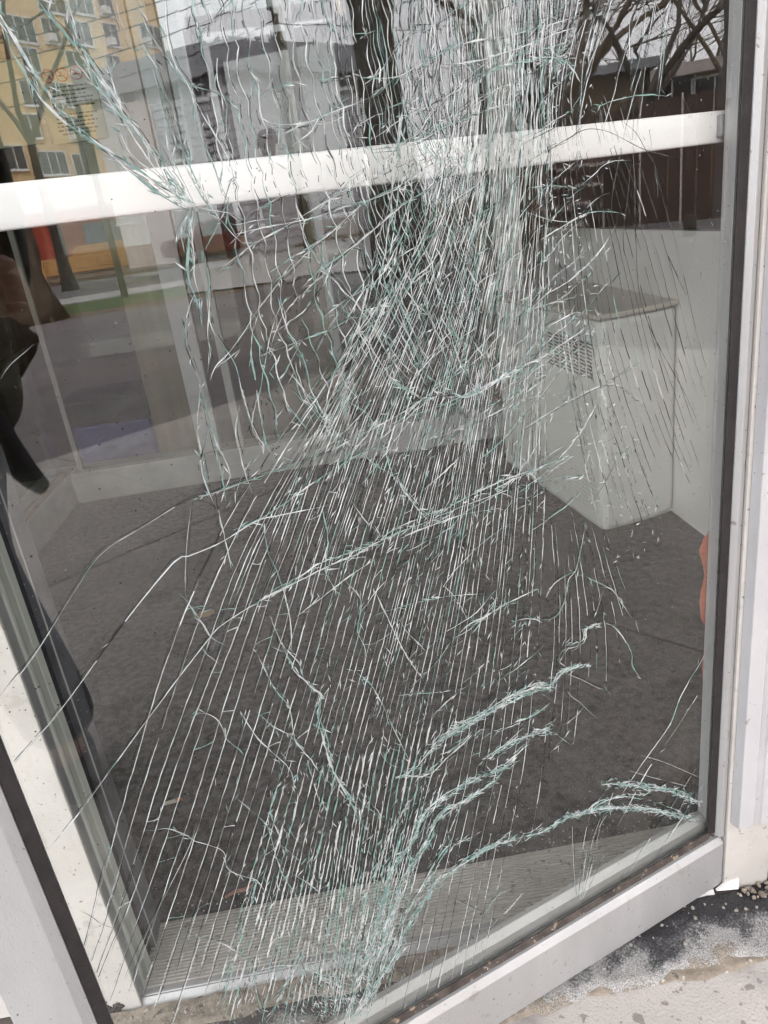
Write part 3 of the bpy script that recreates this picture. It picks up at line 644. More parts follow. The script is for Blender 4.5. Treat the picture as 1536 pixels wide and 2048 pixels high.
TRACED = [
 ('band',0.8,[(645,1133.5),(641.7,1125.7),(632.4,1098.9),(619.4,1070.2),(594.5,1044.6),(566.5,1021.6),(550.2,1007.8)]),
 ('band',1,[(618.3,1133.1),(607.4,1114.2),(595.1,1091.6),(582.1,1067.6),(568.4,1042.3),(559.3,1022.5),(550.2,1007.8)]),
 ('band',0.8,[(602.3,1132.8),(601.4,1119.4),(600.2,1107.2),(592.4,1090),(579,1064.5)]),
 ('teal',0.5,[(572.1,1132.3),(571.7,1121.4),(567.7,1106)]),
 ('teal',0.6,[(559.6,1132.1),(554.7,1112.6),(548,1099.5),(538,1084.3),(518.7,1077.2),(509.4,1070.5),(505.1,1056.1)]),
 ('teal',0.6,[(540.3,1131.8),(544,1109.4),(542.4,1094.9),(535.7,1079.7),(534.9,1052),(529.1,1029.2),(527.9,1009.3)]),
 ('teal',0.5,[(562.5,1107.2),(555.6,1095.5),(554.1,1080.7),(550.2,1068.5),(547.4,1043.6),(541.9,1020.7),(539.1,1000.6)]),
 ('white',0.4,[(585.9,1096.8),(582.9,1064.7),(575,1042.9),(562.7,1022.8),(550.2,1007.8)]),
 ('white',0.4,[(588.4,1062.1),(584.2,1043.7),(571,1031.6),(557.7,1014.2),(550.2,1007.8)]),
 ('white',0.3,[(571.4,1057.9),(563.1,1035.6),(554.8,1018.8),(549.1,1007.7)]),
 ('white',0.3,[(560.2,1047.8),(555.4,1031.7),(550.3,1015.1),(546.2,1001.4)]),
 ('white',0.5,[(535.7,1079.7),(530.4,1064.2),(524.4,1051.2),(517.7,1031.4),(518.8,1008.3)]),
 ('white',0.4,[(550.2,1068.5),(549.4,1050.1),(546.1,1030.8),(538.7,1010.5),(532.6,996.4)]),
 ('white',0.4,[(558.2,1098.5),(556.5,1074.9),(552.8,1047.2),(544.4,1017.7),(535.6,999.5)]),
 ('teal',0.5,[(550.2,1007.8),(542.3,1002.6),(532.6,996.4),(525.5,985.3),(517.6,977.3)]),
 ('white',0.5,[(550.2,1007.8),(538.4,1003.8),(526,1000.7),(514.1,994.2)]),
 ('white',0.5,[(532.6,996.4),(522.9,1015.5),(514,1031.1),(517.5,1041.1)]),
 ('white',0.4,[(532.6,996.4),(540.2,987.1),(547.8,977.8)]),
 ('white',0.4,[(532.6,996.4),(522.3,991.7),(502.8,992.8),(486.8,994.4)]),
 ('white',0.1,[(550.4,1006.9),(558.2,999.5),(566,990.4),(569.8,983.5)]),
 ('white',0.1,[(550.4,1006.9),(556.9,999.3),(563.9,990.2),(567.5,983.2)]),
 ('white',0.1,[(550.4,1006.9),(555.7,999.2),(561.8,989.9),(565.2,982.9)]),
 ('white',0.1,[(550.4,1006.9),(554.4,999),(559.7,989.6),(562.9,982.6)]),
 ('white',0.1,[(550.4,1006.9),(552.9,998.8),(557.3,989.3),(560.2,982.2)]),
 ('white',0.1,[(550.4,1006.9),(551.5,998.7),(554.8,989),(557.5,981.9)]),
 ('band',0.7,[(550.4,1006.9),(556.9,989.3),(561.8,972.9),(563.8,955.7),(561.8,944.8),(559.6,932.8)]),
 ('white',0.4,[(562.5,948.5),(569.2,938.8),(573.7,928.8),(576.2,914.5),(574.7,899.3),(571.4,885.2)]),
 ('teal',0.4,[(551.2,974.1),(549.3,958.8),(555.1,939.4),(553.5,917),(543.7,895),(541.5,867),(538.7,844),(532.6,821.5)]),
 ('white',0.3,[(549.6,978.1),(550.5,957.2),(553.9,936.2),(559.7,915.2),(560.2,904),(569.1,884.8)]),
 ('teal',0.5,[(571.4,885.2),(575.7,872.6),(581.8,854.2),(583.5,834.4),(584.1,813.8),(585.4,792.9)]),
 ('white',0.4,[(571,883.2),(571.4,867.7),(571.7,851.8),(571.3,831.3),(571.5,806.1),(573.3,784.1)]),
 ('teal',0.3,[(571.6,855.8),(569.4,834.9),(565,817.1),(563.4,795.3)]),
 ('white',0.2,[(573.3,784.1),(566.7,787.5),(557.7,802.3),(546.4,816.5)]),
 ('teal',0.3,[(571.6,855.8),(577.3,841),(586.1,822.7),(583.8,796.7),(579.6,778.1)]),
 ('white',0.3,[(480.7,939.9),(498.3,929.9),(512.2,906.7),(528.1,868.1),(532,862.9),(539.5,840),(528.5,820.4)]),
 ('teal',0.2,[(521.9,923.3),(528.3,901.6),(529.7,878.4),(531.1,850.4),(531,829.6),(526.9,817.9)]),
 ('white',0.2,[(545.4,861.8),(553.3,843.3),(553.2,814),(549.8,789.2)]),
 ('teal',0.3,[(579.5,797.6),(580.5,773.9),(580.1,755.9),(580.3,730.7)]),
 ('white',0.2,[(462.8,945.8),(481.5,935.5),(501,919.7),(513.3,898.8)]),
 ('thin',0,[(544.4,800.9),(579.5,797.6),(601.8,797.6),(637.6,786.9),(672.9,774.7),(699.3,751.4),(737.2,712.8),(772.8,682.3)]),
 ('thin2',0.05,[(485.5,759.5),(530.7,763.5),(551.7,764.4),(584.5,755.1),(612.2,751.8),(623.9,750.3),(671.4,713.6),(730.1,661.5),(764.6,635.7),(792,617.2)]),
 ('thin2',0,[(502.2,703.5),(543.5,696.4),(567.2,691.6),(595.6,683.5),(612,674.1),(668.3,627.4),(714.3,587.4),(752.5,554.4),(777.7,535.2)]),
 ('thin',0,[(598.8,796.7),(612.2,757.2),(620.7,723.7),(620.7,711.1)]),
 ('thin',0,[(660.4,500.6),(675.8,473.3),(718.6,418.7),(760,361.9)]),
 ('dark',0,[(780.6,470.3),(772.1,458.7),(766.4,448.3),(762.6,438.3),(755.3,427.8)]),
 ('thin',0,[(704,915),(695.2,923.5),(679.9,932.4),(677.4,934.3)]),
 ('teal',0.6,[(482.8,1075.2),(471,1077.7),(459.1,1080.2),(439.5,1080.8),(415.3,1081.2),(382.2,1079.5),(364.4,1083.6),(341.5,1091),(327.3,1097.2),(299.3,1101.3),(268.7,1103.7),(230.7,1109.6),(210,1113.3)]),
 ('teal',0.5,[(411.1,1108.1),(396.7,1109.3),(390.3,1110.7)]),
 ('teal',0.4,[(403.3,1065.7),(392.1,1070),(380.3,1077.7),(364.4,1083.6)]),
 ('teal',0.6,[(405.2,1038.6),(391.6,1043.8),(382.1,1049),(363.8,1054.6),(330.9,1064.8),(301.6,1077.2),(266.8,1089.7),(231.5,1093.7),(210.7,1098.3)]),
 ('band',0.6,[(306.6,1074),(287.1,1079.3),(270.3,1082.8),(252.3,1084.9),(231.9,1087.2),(219.2,1083.4),(207.8,1077.4)]),
 ('teal',0.4,[(191.1,1045.1),(163,1051.1),(128.4,1053),(104.4,1050.8)]),
 ('white',0.4,[(491.7,1048.7),(472.6,1048.9),(460.2,1052.9),(436.2,1052.8),(419,1058.3)]),
 ('white',0.4,[(328.6,1085.4),(300.6,1087.6),(276.4,1091.8),(241.3,1099.3),(205.1,1107.1)]),
 ('teal',0.4,[(443.6,1056.6),(422.5,1061.9),(400.9,1067.2)]),
 ('teal',0.5,[(371.1,1032.3),(351.9,1041.5),(327.8,1050.5),(298.1,1062.9),(268.3,1070.2)]),
 ('white',0.4,[(420.8,1046.6),(402.9,1053.8),(380.5,1060.9),(353.4,1066.1)]),
 ('white',0.4,[(486.4,1056.4),(469.8,1053.6),(447.9,1055.3),(439.3,1058.7)]),
 ('teal',0.4,[(486.7,1073.9),(476.9,1076.4),(466.9,1079),(459.1,1079.9)]),
 ('teal',0.5,[(399.5,1048.5),(388.6,1049.4),(381.7,1052.4)]),
 ('white',0.5,[(406.2,1031.7),(384.5,1031.7),(361.7,1035.1),(333.2,1043.7),(304.1,1050.7),(269.2,1057.5)]),
 ('white',0.4,[(543.9,961.5),(524.8,970.5),(505.6,979.2),(482.3,986.8),(454.2,997.7),(433.8,1005.1),(406.9,1013.1),(380.8,1019.9),(353.6,1027.3)]),
 ('white',0.3,[(523.7,985),(507.2,986.8),(466.9,988.9),(425.2,994.9),(386.4,1001.6),(360.5,1007.8)]),
 ('white',0.4,[(502.3,955.4),(480.7,964.4),(446.7,978.1),(416.5,995.3),(383.7,1004.6),(362.4,1011.7),(330.9,1021.7)]),
 ('white',0.4,[(480.7,939.9),(461.8,951.3),(443.8,959.2),(412.7,973.9),(384.9,989.2),(347.5,1003.9)]),
 ('white',0.4,[(564.3,885.7),(558.5,894.1),(539.9,907.7),(518.8,928.5),(500.8,944.2),(487.8,957),(476.5,962.7)]),
 ('teal',0.6,[(522.5,895.9),(485.4,901.8),(455.4,907),(430.5,914.6),(405.4,917.3),(380,930.5),(364.4,937)]),
 ('white',0.4,[(468.2,914),(444.5,925.6),(420.9,933.6),(395.8,949.5),(366.3,961),(340.9,973.5)]),
 ('white',0.4,[(536.8,903.3),(558.5,894.1)]),
 ('white',0.4,[(476.3,867.2),(451.4,882.8),(430.6,899.3),(405.5,913.2)]),
 ('teal',0.5,[(598,796.5),(575.2,798.6),(544.4,800.9),(514.3,803.7),(487.6,804.7),(452.4,812.3),(415.8,821.5),(384.8,830.6),(366,843.2),(335.1,860.6)]),
 ('band',0.7,[(414.3,814.4),(384.8,830.6),(364.4,830.2),(344,824.8),(316.7,829.1),(289.1,835),(256.8,842.5),(233.1,849.7)]),
 ('white',0.6,[(409,817.6),(373.2,820.8),(330.4,827.4),(297.2,832),(263.3,829.7)]),
 ('teal',0.5,[(572.3,762.5),(551.7,764.4),(526.9,772),(504.1,780.9),(479.6,789.2),(446.4,798.6),(422.2,797.1)]),
 ('white',0.5,[(412.9,788.7),(376.3,785.6),(347.1,794.1),(291.4,805.1),(258.9,807.1),(229.4,800.6)]),
 ('band',0.7,[(384.8,830.2),(404.9,847.9),(417.5,861.3)]),
 ('white',0.5,[(381.7,792.6),(344.1,797.7),(304.3,812.3)]),
 ('band',0.8,[(395.4,723.2),(372.6,724),(345.5,729),(323.1,731.9),(296.7,735),(269.4,733.9),(250.9,736.9),(222.8,736.4)]),
 ('teal',0.6,[(390.8,716.7),(351.9,720.6),(311.8,722),(276.2,721),(245.6,719.5),(211,711.7)]),
 ('band',0.6,[(566.1,692.7),(524.8,699.3),(502.2,703.5),(468.7,707.3),(436,713.4),(405.9,715.7),(366.3,716)]),
 ('white',0.5,[(434.2,707.3),(406.6,710.3),(380.6,711.1),(352.8,711.5),(313.1,706.6)]),
 ('white',0.5,[(535.5,666.4),(503,678.6),(478.2,688.3),(456.6,694.3),(435.8,699.7),(419.7,699.1)]),
 ('teal',0.5,[(474.4,638.2),(451.5,640.5),(417.4,637.8),(378.8,632.2),(339,620.2)]),
 ('white',0.6,[(384.6,579.3),(359.5,593.1),(335.1,595.6),(306.9,600.6),(274.4,603.2)]),
 ('band',0.6,[(362,592.2),(337.6,595.9),(306.9,600.6)]),
 ('teal',0.6,[(264.8,589.6),(253.6,601.9),(238.2,605.6),(224.1,607.4)]),
 ('white',0.5,[(308.8,575.6),(294.3,574.4),(259.7,561.5),(243.8,571.7),(233.8,601.1),(224.1,607.4),(216.5,631.1),(208.8,659.5)]),
 ('white',0.3,[(213.6,597.8),(200.1,587),(174.4,565.5),(159.5,541.5),(145.5,518.6)]),
 ('white',0.4,[(448.6,544.2),(419.1,534.3),(394.7,526.1),(371,520.9)]),
 ('white',0.5,[(413.3,504.5),(400.5,511.3),(378.4,520.3),(369,522.5)]),
 ('heavy',1,[(441.4,449.8),(419.8,464.7),(388,475.6),(358.4,476.9),(332.4,480.2),(315.8,484),(284.5,483.5),(264.4,474.9),(245.7,487),(210.3,483.7)]),
 ('band',0.9,[(414.7,466.8),(377.2,471.8),(338.5,477),(298.9,479.2),(258.2,473.6)]),
 ('band',0.8,[(253.8,505.6),(241.4,520.1),(218.4,517.6),(213,531.1),(187.4,529.7)]),
 ('teal',0,[(187.4,529.7),(170.1,514.6),(147.9,476.1),(145.7,454.3),(132.4,430.3)]),
 ('band',0.8,[(334.5,447.2),(318.6,447.2),(291.5,448.3),(268.3,454.3)]),
 ('heavy',1,[(363.3,418.1),(336.6,422.2),(320.3,425.4),(279.2,421.9),(263.5,412.4)]),
 ('thin',0.1,[(263.5,412.4),(251.3,396.6),(238.1,380.8)]),
 ('band',0.9,[(348.8,396.8),(321.8,405.1),(298.5,414.9)]),
 ('thin',0.2,[(245.7,487),(219.6,465.2),(198.2,445.6),(175.9,432.4)]),
 ('thin',0,[(247.7,473.8),(238,452.5),(224.2,436),(210.2,415.5),(199.3,401.9)]),
 ('heavy',1,[(322.4,397),(339.4,396.3),(368.3,399.7),(396.3,397.5),(420.3,392.1),(440.1,383.2),(457.8,355.7),(483.3,334.7),(500.9,296.1),(516.1,254.9),(541.5,209.4),(568.5,155.4)]),
 ('heavy',1,[(339.7,385),(386.8,377.6),(419.3,373.9),(445.3,341.2),(469.1,316.5),(495.7,267.6),(525.9,209.4),(548.3,165)]),
 ('band',0.9,[(441.4,449.8),(458.8,448.1)]),
 ('band',0.9,[(445.2,415.7),(465.4,399.3),(483.7,374.9),(499.4,348.7),(518.9,317.3)]),
 ('band',0.9,[(458.6,449.4),(430.2,438.2),(398,452.1),(359.4,460.2)]),
 ('heavy',1,[(321.6,284.8),(347.3,292.6),(366.6,295.2),(407.9,289.1),(434.7,284.8),(464.7,252.6),(482.8,232.3),(501.2,205.5),(542.5,166.4),(564,145)]),
 ('band',0.9,[(329.7,301.8),(364.5,294.8),(398.1,299.3)]),
 ('band',0.8,[(379,322.2),(412.2,322.6),(434,301.9),(444.3,270)]),
 ('band',0.9,[(393.6,374.2),(417.1,336.6),(447.8,295.1),(485.5,249.9),(518.9,192.9),(546.2,137.8)]),
 ('heavy',1,[(321.6,284.8),(282.6,276),(250,278.5),(222.4,272.1),(195.6,262.4),(152.3,241.4),(94.2,203),(56.4,174.4),(21.4,143.2)]),
 ('heavy',0.9,[(194.7,300.4),(165.2,285.1),(123.6,259.4),(94.9,241.8),(64.9,215.8),(20,177.8)]),
 ('band',0.7,[(224.7,272.6),(195.3,276),(152.2,261.2),(123.5,246)]),
 ('teal',0.5,[(112.2,229.9),(69.7,191.4),(31.3,152.4)]),
 ('thinw',0.2,[(13.8,445.3),(30.6,417.2),(65.9,376.4),(85.4,338.8),(135.5,295.6),(168.7,264.3),(201.9,235.4),(221.4,204.6),(238.2,118.5)]),
 ('thinw',0.2,[(37,363.7),(73.2,328.3),(118.7,287.1),(152.3,244.7),(186.3,198.6),(208.7,162.4),(232.1,129.9)]),
 ('thinw',0.2,[(34.9,244.9),(76.3,203.7),(111.6,170.6),(140.7,139.2),(158.3,119.9)]),
 ('thinw',0.2,[(21.4,209.5),(50.9,177.6),(84.2,145.9),(108.4,119.9)]),
 ('thin',0.1,[(39.7,226.8),(64.9,183.5),(87.7,138)]),
 ('thin',0,[(242.7,268.8),(243.8,203.4),(241.5,141.2)]),
 ('thinw',0.1,[(216.4,260.7),(227.3,219),(235.7,164.1),(238.6,130.5)]),
 ('thinw',0.1,[(178.3,278.3),(199.4,236.5),(213,185.1),(228.6,133.1)]),
 ('thinw',0.1,[(195,254.7),(212.1,218.6),(221.6,172.9),(233.8,127.4)]),
 ('thin',0,[(133,315.1),(90.3,281.9),(25.8,224)]),
 ('thin',0,[(153.6,301.6),(116,271.9),(39.2,213.6)]),
 ('thinw',0,[(322.1,196.6),(341.6,183.7),(372.1,169.8),(392.5,145)]),
 ('thin',0,[(416.9,248.6),(396,219),(377,195.9)]),
 ('thinw',0.1,[(378.3,196.8),(357.4,214.8),(342.9,213.9)]),
 ('white',0.7,[(707,515.6),(697.9,509.9),(685.7,505.3),(674,491),(667.4,479.4),(657,469.1),(646,454),(647,435.6),(638.4,420.1),(623.8,404.6),(618.6,384)]),
 ('white',0.8,[(575.5,646),(566.4,603.5),(556.8,577.2),(558.1,543.6),(548,515),(537.2,483.3)]),
 ('band',0.8,[(552.6,643.6),(544.1,611.9),(533.1,590.8),(525.2,577.8),(532.1,558.7),(531.4,532.6),(527.6,493.3),(519.1,455.5),(512.4,427.7),(503.8,398.1)]),
 ('white',0.7,[(587,588.6),(575.5,566.6),(562.1,549),(551.7,522.9),(549.4,489.6),(547.1,457)]),
 ('white',0.6,[(457.8,669.3),(448.5,635.5),(433.7,584.9),(419.2,551.9)]),
 ('teal',0.6,[(488.6,590.4),(473.3,565),(461,519.6),(446,460)]),
 ('teal',0.6,[(609,478.8),(601.2,459.6),(600.4,427.2),(598.1,395.4),(589.7,362.9),(586.7,324.8)]),
 ('white',0.7,[(623.4,508.4),(616.6,494.5),(609,478.8)]),
 ('teal',0.7,[(695.2,377.5),(675.7,354.6),(667.6,345.6),(656.9,323.2),(648.1,301.8),(651.3,259.4),(650.8,220.2)]),
 ('teal',0.5,[(626,723.7),(620.7,711.1),(613.3,687.3),(609.3,674.5),(603.5,666.8),(598.8,661.9)]),
 ('white',0.3,[(620.7,711.1),(612.7,703.4),(603,699.4)]),
 ('teal',0.3,[(619.4,667.6),(611.6,660),(603,659)]),
 ('white',0.5,[(638.1,609.6),(626.3,602.7),(619.2,587.5),(617.4,570.2),(608.9,554.9)]),
 ('white',0.6,[(620,670.8),(616.1,659.3),(608,645.9)]),
 ('white',0.6,[(600.6,595.3),(592.8,564.1),(582.7,542.1),(568.6,511.5),(569,481.3)]),
 ('white',0.6,[(579.8,505.3),(595.3,476.9),(592.7,437.6),(601.8,416.9)]),
 ('band',0.8,[(646,216.4),(629.7,243.1),(614.8,262.8),(598.8,289)]),
 ('band',0.8,[(589.6,244.4),(570.4,218.5),(562.6,192.4)]),
 ('white',0.8,[(646.2,293.1),(622.1,283.2),(598,262.1),(570.4,218.5)]),
 ('teal',0.6,[(499.3,931.2),(495.4,907.5),(487,883.7),(484.7,857),(476.4,835.6),(467,817.3),(450.7,798.4),(434,780.2),(420.5,769.5)]),
 ('teal',0.6,[(457.2,846.3),(438.9,829.1),(430.4,804.7),(427.3,792.4),(421.1,764.9),(403.8,740.6),(397.6,726.8)]),
 ('band',0.7,[(420.5,769.5),(412.9,750.6),(404.4,735.8),(395.7,720.7)]),
 ('teal',0.6,[(359.5,895),(348.3,882.4),(339.3,869.8),(335.1,860.6)]),
 ('teal',0.6,[(354.7,823.5),(338.8,796.4),(346.5,774.2)]),
 ('white',0.6,[(466.5,758.7),(455.4,736.2),(440.9,714.5)]),
 ('teal',0.6,[(493.7,766.5),(493.1,728.4),(500.1,701.3),(494.1,679)]),
 ('white',0.6,[(483.2,685.4),(471.9,660.7),(479,631.3),(474.8,607.7),(482.5,585.6)]),
 ('teal',0.5,[(546.2,763.6),(547.2,736.2),(541.7,705.6),(540,665.1),(544.5,635.6)]),
 ('white',0.5,[(556.6,676.3),(551.2,643.5),(539.2,617.5),(541,579.7)]),
 ('white',0.6,[(387.6,649.7),(373,627.8),(363.7,604.5),(356.2,590)]),
 ('white',0.6,[(434.9,625.5),(428.8,609.2),(412.6,582.8)]),
 ('teal',0.5,[(208.5,868.7),(183.7,892.4),(168.3,899.2),(159,904.7)]),
 ('white',0.5,[(276.8,880.6),(247.8,898),(218.8,906.9),(182.8,928.4),(161.5,952)]),
 ('teal',0.5,[(250.6,946),(222.4,955.1),(193.6,962.2),(158.4,958.1)]),
 ('white',0.4,[(265.3,887.6),(231.1,890.9),(201.8,890.7),(180.7,889.6)]),
 ('white',0.4,[(278.1,862.8),(243.7,870.3),(214.2,876.6),(190.3,874)]),
 ('white',0.4,[(284.9,845.8),(244.9,847.3),(215,855.8),(190.4,867.9)]),
 ('white',0.3,[(248,789.9),(217.4,795.5),(185.9,800.2),(163.5,796.5),(143.8,781.9),(123.5,764.1)]),
 ('white',0.4,[(284.2,778.4),(254.2,786.3),(223.5,794.4),(201.8,794.6)]),
 ('white',0.4,[(295.1,709.4),(264.8,708.7),(233.3,713.5),(201.3,710.2)]),
 ('white',0.4,[(251.3,729.1),(222.8,736.4)]),
 ('thind',0,[(266.6,1023.8),(240.2,1031.2),(224.1,1035.8),(212.2,1035.7)]),
 ('thind',0,[(246.4,1014.4),(219.3,1023.8),(197.1,1030.3),(174.8,1027.5),(157.7,1020.9),(128.1,1008.3),(84.6,996.9)]),
 ('thind',0,[(157.5,1035),(140.1,1023.6),(128.1,1008.3),(109.5,985.4),(96.3,957.7)]),
 ('thind',0,[(124,1024.5),(122.1,1007.7),(143.1,997),(169.4,1009.7)]),
 ('thinw',0.1,[(82.9,1047.9),(76.4,1038.5),(71.7,1031.9)]),
 ('thinw',0.1,[(115.6,1121.4),(105.4,1102.5),(107.9,1079.5),(113.4,1048.1)]),
 ('thinw',0.1,[(128.7,1118),(131.4,1095.7),(137.1,1076.9),(145.8,1057.9)]),
 ('thinw',0.1,[(100,1124.9),(106.6,1102.5),(110.9,1075.7),(116.4,1044.3)]),
 ('thinw',0.1,[(117,990.4),(112.4,972.7),(114.2,959.7)]),
 ('thind',0,[(98.6,911.3),(88.3,894.2),(73.4,870.1)]),
 ('thind',0,[(130.7,864.9),(113.9,832.3),(92.9,800),(66.9,759.6),(42.9,714.5)]),
 ('thind',0,[(202.3,677),(188.6,690),(164.5,719.7)]),
 ('thinw',0,[(270.2,973.1),(238.7,961.2),(211,955.8)]),
 ('teal',0.5,[(258.5,989.9),(237.2,988.9),(207.1,984.6)]),
 ('white',0.4,[(210,982.8),(189.9,993.2),(172.5,1001.8),(144.9,1001.4)]),
 ('thinw',0,[(187.9,570.9),(199.2,543.3)])]
splinters = MB()
def sliver(b, p, tdir, ln, wd, mi, lift=.0006):
    nd = V((-tdir.y, tdir.x)); e = p+tdir*ln; m_ = p+tdir*ln*rnd.uniform(.35,.6)
    if not (inside(p) and inside(e)): return
    h = rnd.uniform(.0001, .0009)
    b.quad(at(p, h), at(m_+nd*wd, rnd.uniform(.0001,.0011)), at(e, h), at(m_-nd*wd, rnd.uniform(.0001,.0011)), mi)
def pick(pr):
    r_ = rnd.random(); return 0 if r_ < pr[0] else (1 if r_ < pr[0]+pr[1] else 2)
def ribbon(b, P, hw, pr, jag, comp, split, fray, breaks=0.0, comp_off=.0022):
    n = len(P); mi = pick(pr); run = 0; rl = 1; rw = 1.0; side = rnd.choice((-1, 1)); lat = 0.0; skip = 0; prev = None; prevc = None
    hwv = hw/1000.0; h0 = rnd.uniform(.0001,.0008); h1 = rnd.uniform(.0001,.0008)
    for i in range(n):
        p = P[i]; tdir = P[min(i+1, n-1)]-P[max(i-1, 0)]
        if tdir.length < 1e-9: continue
        tdir.normalize(); nd = V((-tdir.y, tdir.x))
        lat = lat*.55+rnd.gauss(0, jag/1000*.40)
        c = p+nd*lat
        if not inside(c): prev = prevc = None; continue
        tp = min(1.0, min(i, n-1-i)/6.0+.18)
        if run <= 0:
            mi = pick(pr); run = rl = rnd.randint(3, 9); rw = rnd.uniform(.6, 1.5); h0 = rnd.uniform(.0001,.0010); h1 = rnd.uniform(.0001,.0010)
            if rnd.random() < breaks: skip = rnd.randint(1, 4)
        ww = hwv*tp*(rw*(.30+.75*math.sin(math.pi*(rl-run+.5)/rl)) if jag > .2 else rnd.uniform(.75,1.1)); run -= 1
        if skip > 0: skip -= 1; prev = None; prevc = None
        cur = (at(c+nd*ww, h0), at(c-nd*ww, h1))
        if prev: b.quad(prev[0], cur[0], cur[1], prev[1], mi)
        prev = cur if skip <= 0 else None
        if comp:  # dark line drawn as the crack's reflection in the back face
            q = c+nd*(side*(ww+.0006+comp_off*(.35+.3*math.sin(i*.21+side))))
            if inside(q):
                wc = .00028*tp*rnd.uniform(.6,1.3); cc = (at(q+nd*wc, .0), at(q-nd*wc, .0))
                if prevc and rnd.random() < comp+.25: b.quad(prevc[0], cc[0], cc[1], prevc[1], 2)
                prevc = cc
        if rnd.random() < split:
            sg = rnd.choice((-1, 1)); an = sg*rnd.uniform(.08, .4); td = V((tdir.x*math.cos(an)-tdir.y*math.sin(an), tdir.x*math.sin(an)+tdir.y*math.cos(an)))*rnd.choice((-1,1))
            sliver(b, c, td, rnd.uniform(.004,.012), rnd.uniform(.0003,.0007), pick(pr))
        if fray and rnd.random() < fray*.34:
            for _ in range(rnd.randint(1, 2)):
                an = rnd.choice((-1,1))*rnd.uniform(.15, .75); td = V((tdir.x*math.cos(an)-tdir.y*math.sin(an), tdir.x*math.sin(an)+tdir.y*math.cos(an)))*rnd.choice((-1,1))
                sliver(splinters, c+nd*rnd.gauss(0,.0012), td, rnd.uniform(.003,.012), rnd.uniform(.0002,.0006), pick((.5,.45,.05)))
def crack(P_list, style, fray=0, breaks=0):
    st = STY[style]; b = MB()
    for P in P_list: ribbon(b, P, *st, fray, breaks)
    if b.f: return b.build('crack', CM, pane)
def lerp_paths(A, B, t):
    n = 90; a = resamp(A, n); b_ = resamp(B, n); return [a[i].lerp(b_[i], t) for i in range(n)]
def resamp(P, n):
    L_ = [0]
    for i in range(1, len(P)): L_.append(L_[-1]+(P[i]-P[i-1]).length)
    out = []; j = 0
    for k in range(n):
        d = L_[-1]*k/(n-1)
        while j < len(P)-2 and L_[j+1] < d: j += 1
        f = (d-L_[j])/max(1e-9, L_[j+1]-L_[j]); out.append(P[j].lerp(P[j+1], min(1, max(0, f))))
    return out
def densify(P, step):
    L_ = sum((P[i]-P[i-1]).length for i in range(1, len(P))); return resamp(P, max(4, int(L_/step)))
def grow_up(P):
    if P[0].y > 1.10:                                   # goes on above the frame
        d = (P[0]-P[3]).normalized(); Q = [P[0]+d*(.03*k)+V((.004*math.sin(k*1.3), 0)) for k in range(rnd.randint(6, 14), 0, -1)]; return Q+P
    return P
CELL = .026
def cell(q): return (q.y+.55*q.x+.012*noise.noise(V((q.x*14, q.y*14, 7.7)))+.004*noise.noise(V((q.x*50, q.y*50, 2.2))))/CELL   # rows of scales
def family(G, style, wig, zlo, breaks, fray, links=0.0):
    paths = []
    base = [grow_up(smooth(p, .008)) for p, k in G]
    for i, (p, k) in enumerate(G):
        paths.append(base[i])
        if i < len(G)-1:
            for j in range(1, k): paths.append(lerp_paths(base[i], base[i+1], j/k+rnd.uniform(-.14,.14)/k))
    res = []
    for idx, P in enumerate(paths):
        P = densify(P, .0042); n = len(P)
        a0 = int(n*rnd.uniform(0,.03)); a1 = n-int(n*rnd.uniform(0,.05)); P = P[a0:a1]
        Q = []; ph = rnd.uniform(-.12,.12)
        for i, q in enumerate(P):
            k = max(0.0, min(1.0, (q.y-zlo)/.22))
            tdir = (P[min(i+1,len(P)-1)]-P[max(i-1,0)]).normalized(); nd = V((-tdir.y, tdir.x))
            off = wig*k*(abs(math.sin(math.pi*(cell(q)+ph)))-.62)+.0007*noise.noise(V((q.x*70, q.y*70, idx*3.1)))
            Q.append(q+nd*off)
        res.append(Q)
    return res
# long upright cracks
longs = family(LONG_GUIDES, 'long', .0020, .80, 0, 0)
NL = len(longs)
for i, P in enumerate(longs):
    b = MB(); up = [q for q in P if q.y >= .80]; mid = [q for q in P if .50 <= q.y < .806]; lo = [q for q in P if q.y < .506]
    edge = i >= NL-4
    hi = (.34, (.62,.14,.24), .34, .3, .10) if edge else STY['long']
    if len(up) > 4: ribbon(b, up, *hi, .08 if edge else .12, .03)
    if len(mid) > 4: ribbon(b, mid, *(STY['low'] if i < 12 else hi), .03 if i < 12 else .14, .03)
    if len(lo) > 4:
        if i < 12: ribbon(b, lo, *STY['low'], .03, .01)
        elif i < NL-13: ribbon(b, lo, .78, (.62,.36,.02), .45, .15, .30, .30, 0)
        elif i < NL-9: ribbon(b, lo, *STY['swath'], .2, .02)
        else: ribbon(b, lo, *STY['thin'], .02, .03)
    b.build('crack', CM, pane)
tops = family(TOP_GUIDES, 'white', .0030, .72, 0, 0)
for i, P in enumerate(tops): crack([P], 'teal' if i % 5 == 0 else 'long', .12, .03)
fans = family(FAN_GUIDES, 'fan', .0, .8, 0, 0)
for i, P in enumerate(fans):
    up = [q for q in P if q.y > 1.015]; dn = [q for q in P if q.y <= 1.015]
    b = MB()
    if len(up) > 4: ribbon(b, up, *STY['thin'], .05, .1)
    e_ = int(len(dn)*rnd.uniform(.82, 1.0))
    ribbon(b, dn[:e_], *(STY['fan'] if i > 7 else (.30, (.12*(7-i)/2+.06,.05,.90), .16, .15, .05)), .01 if i > 6 else .10, .03)
    b.build('crack', CM, pane)
for P in family(LOWER_GUIDES, 'faint', .0, .8, 0, 0):
    crack([P[int(len(P)*rnd.uniform(0,.2)):int(len(P)*rnd.uniform(.7,1))]], 'faint', .05, .08)
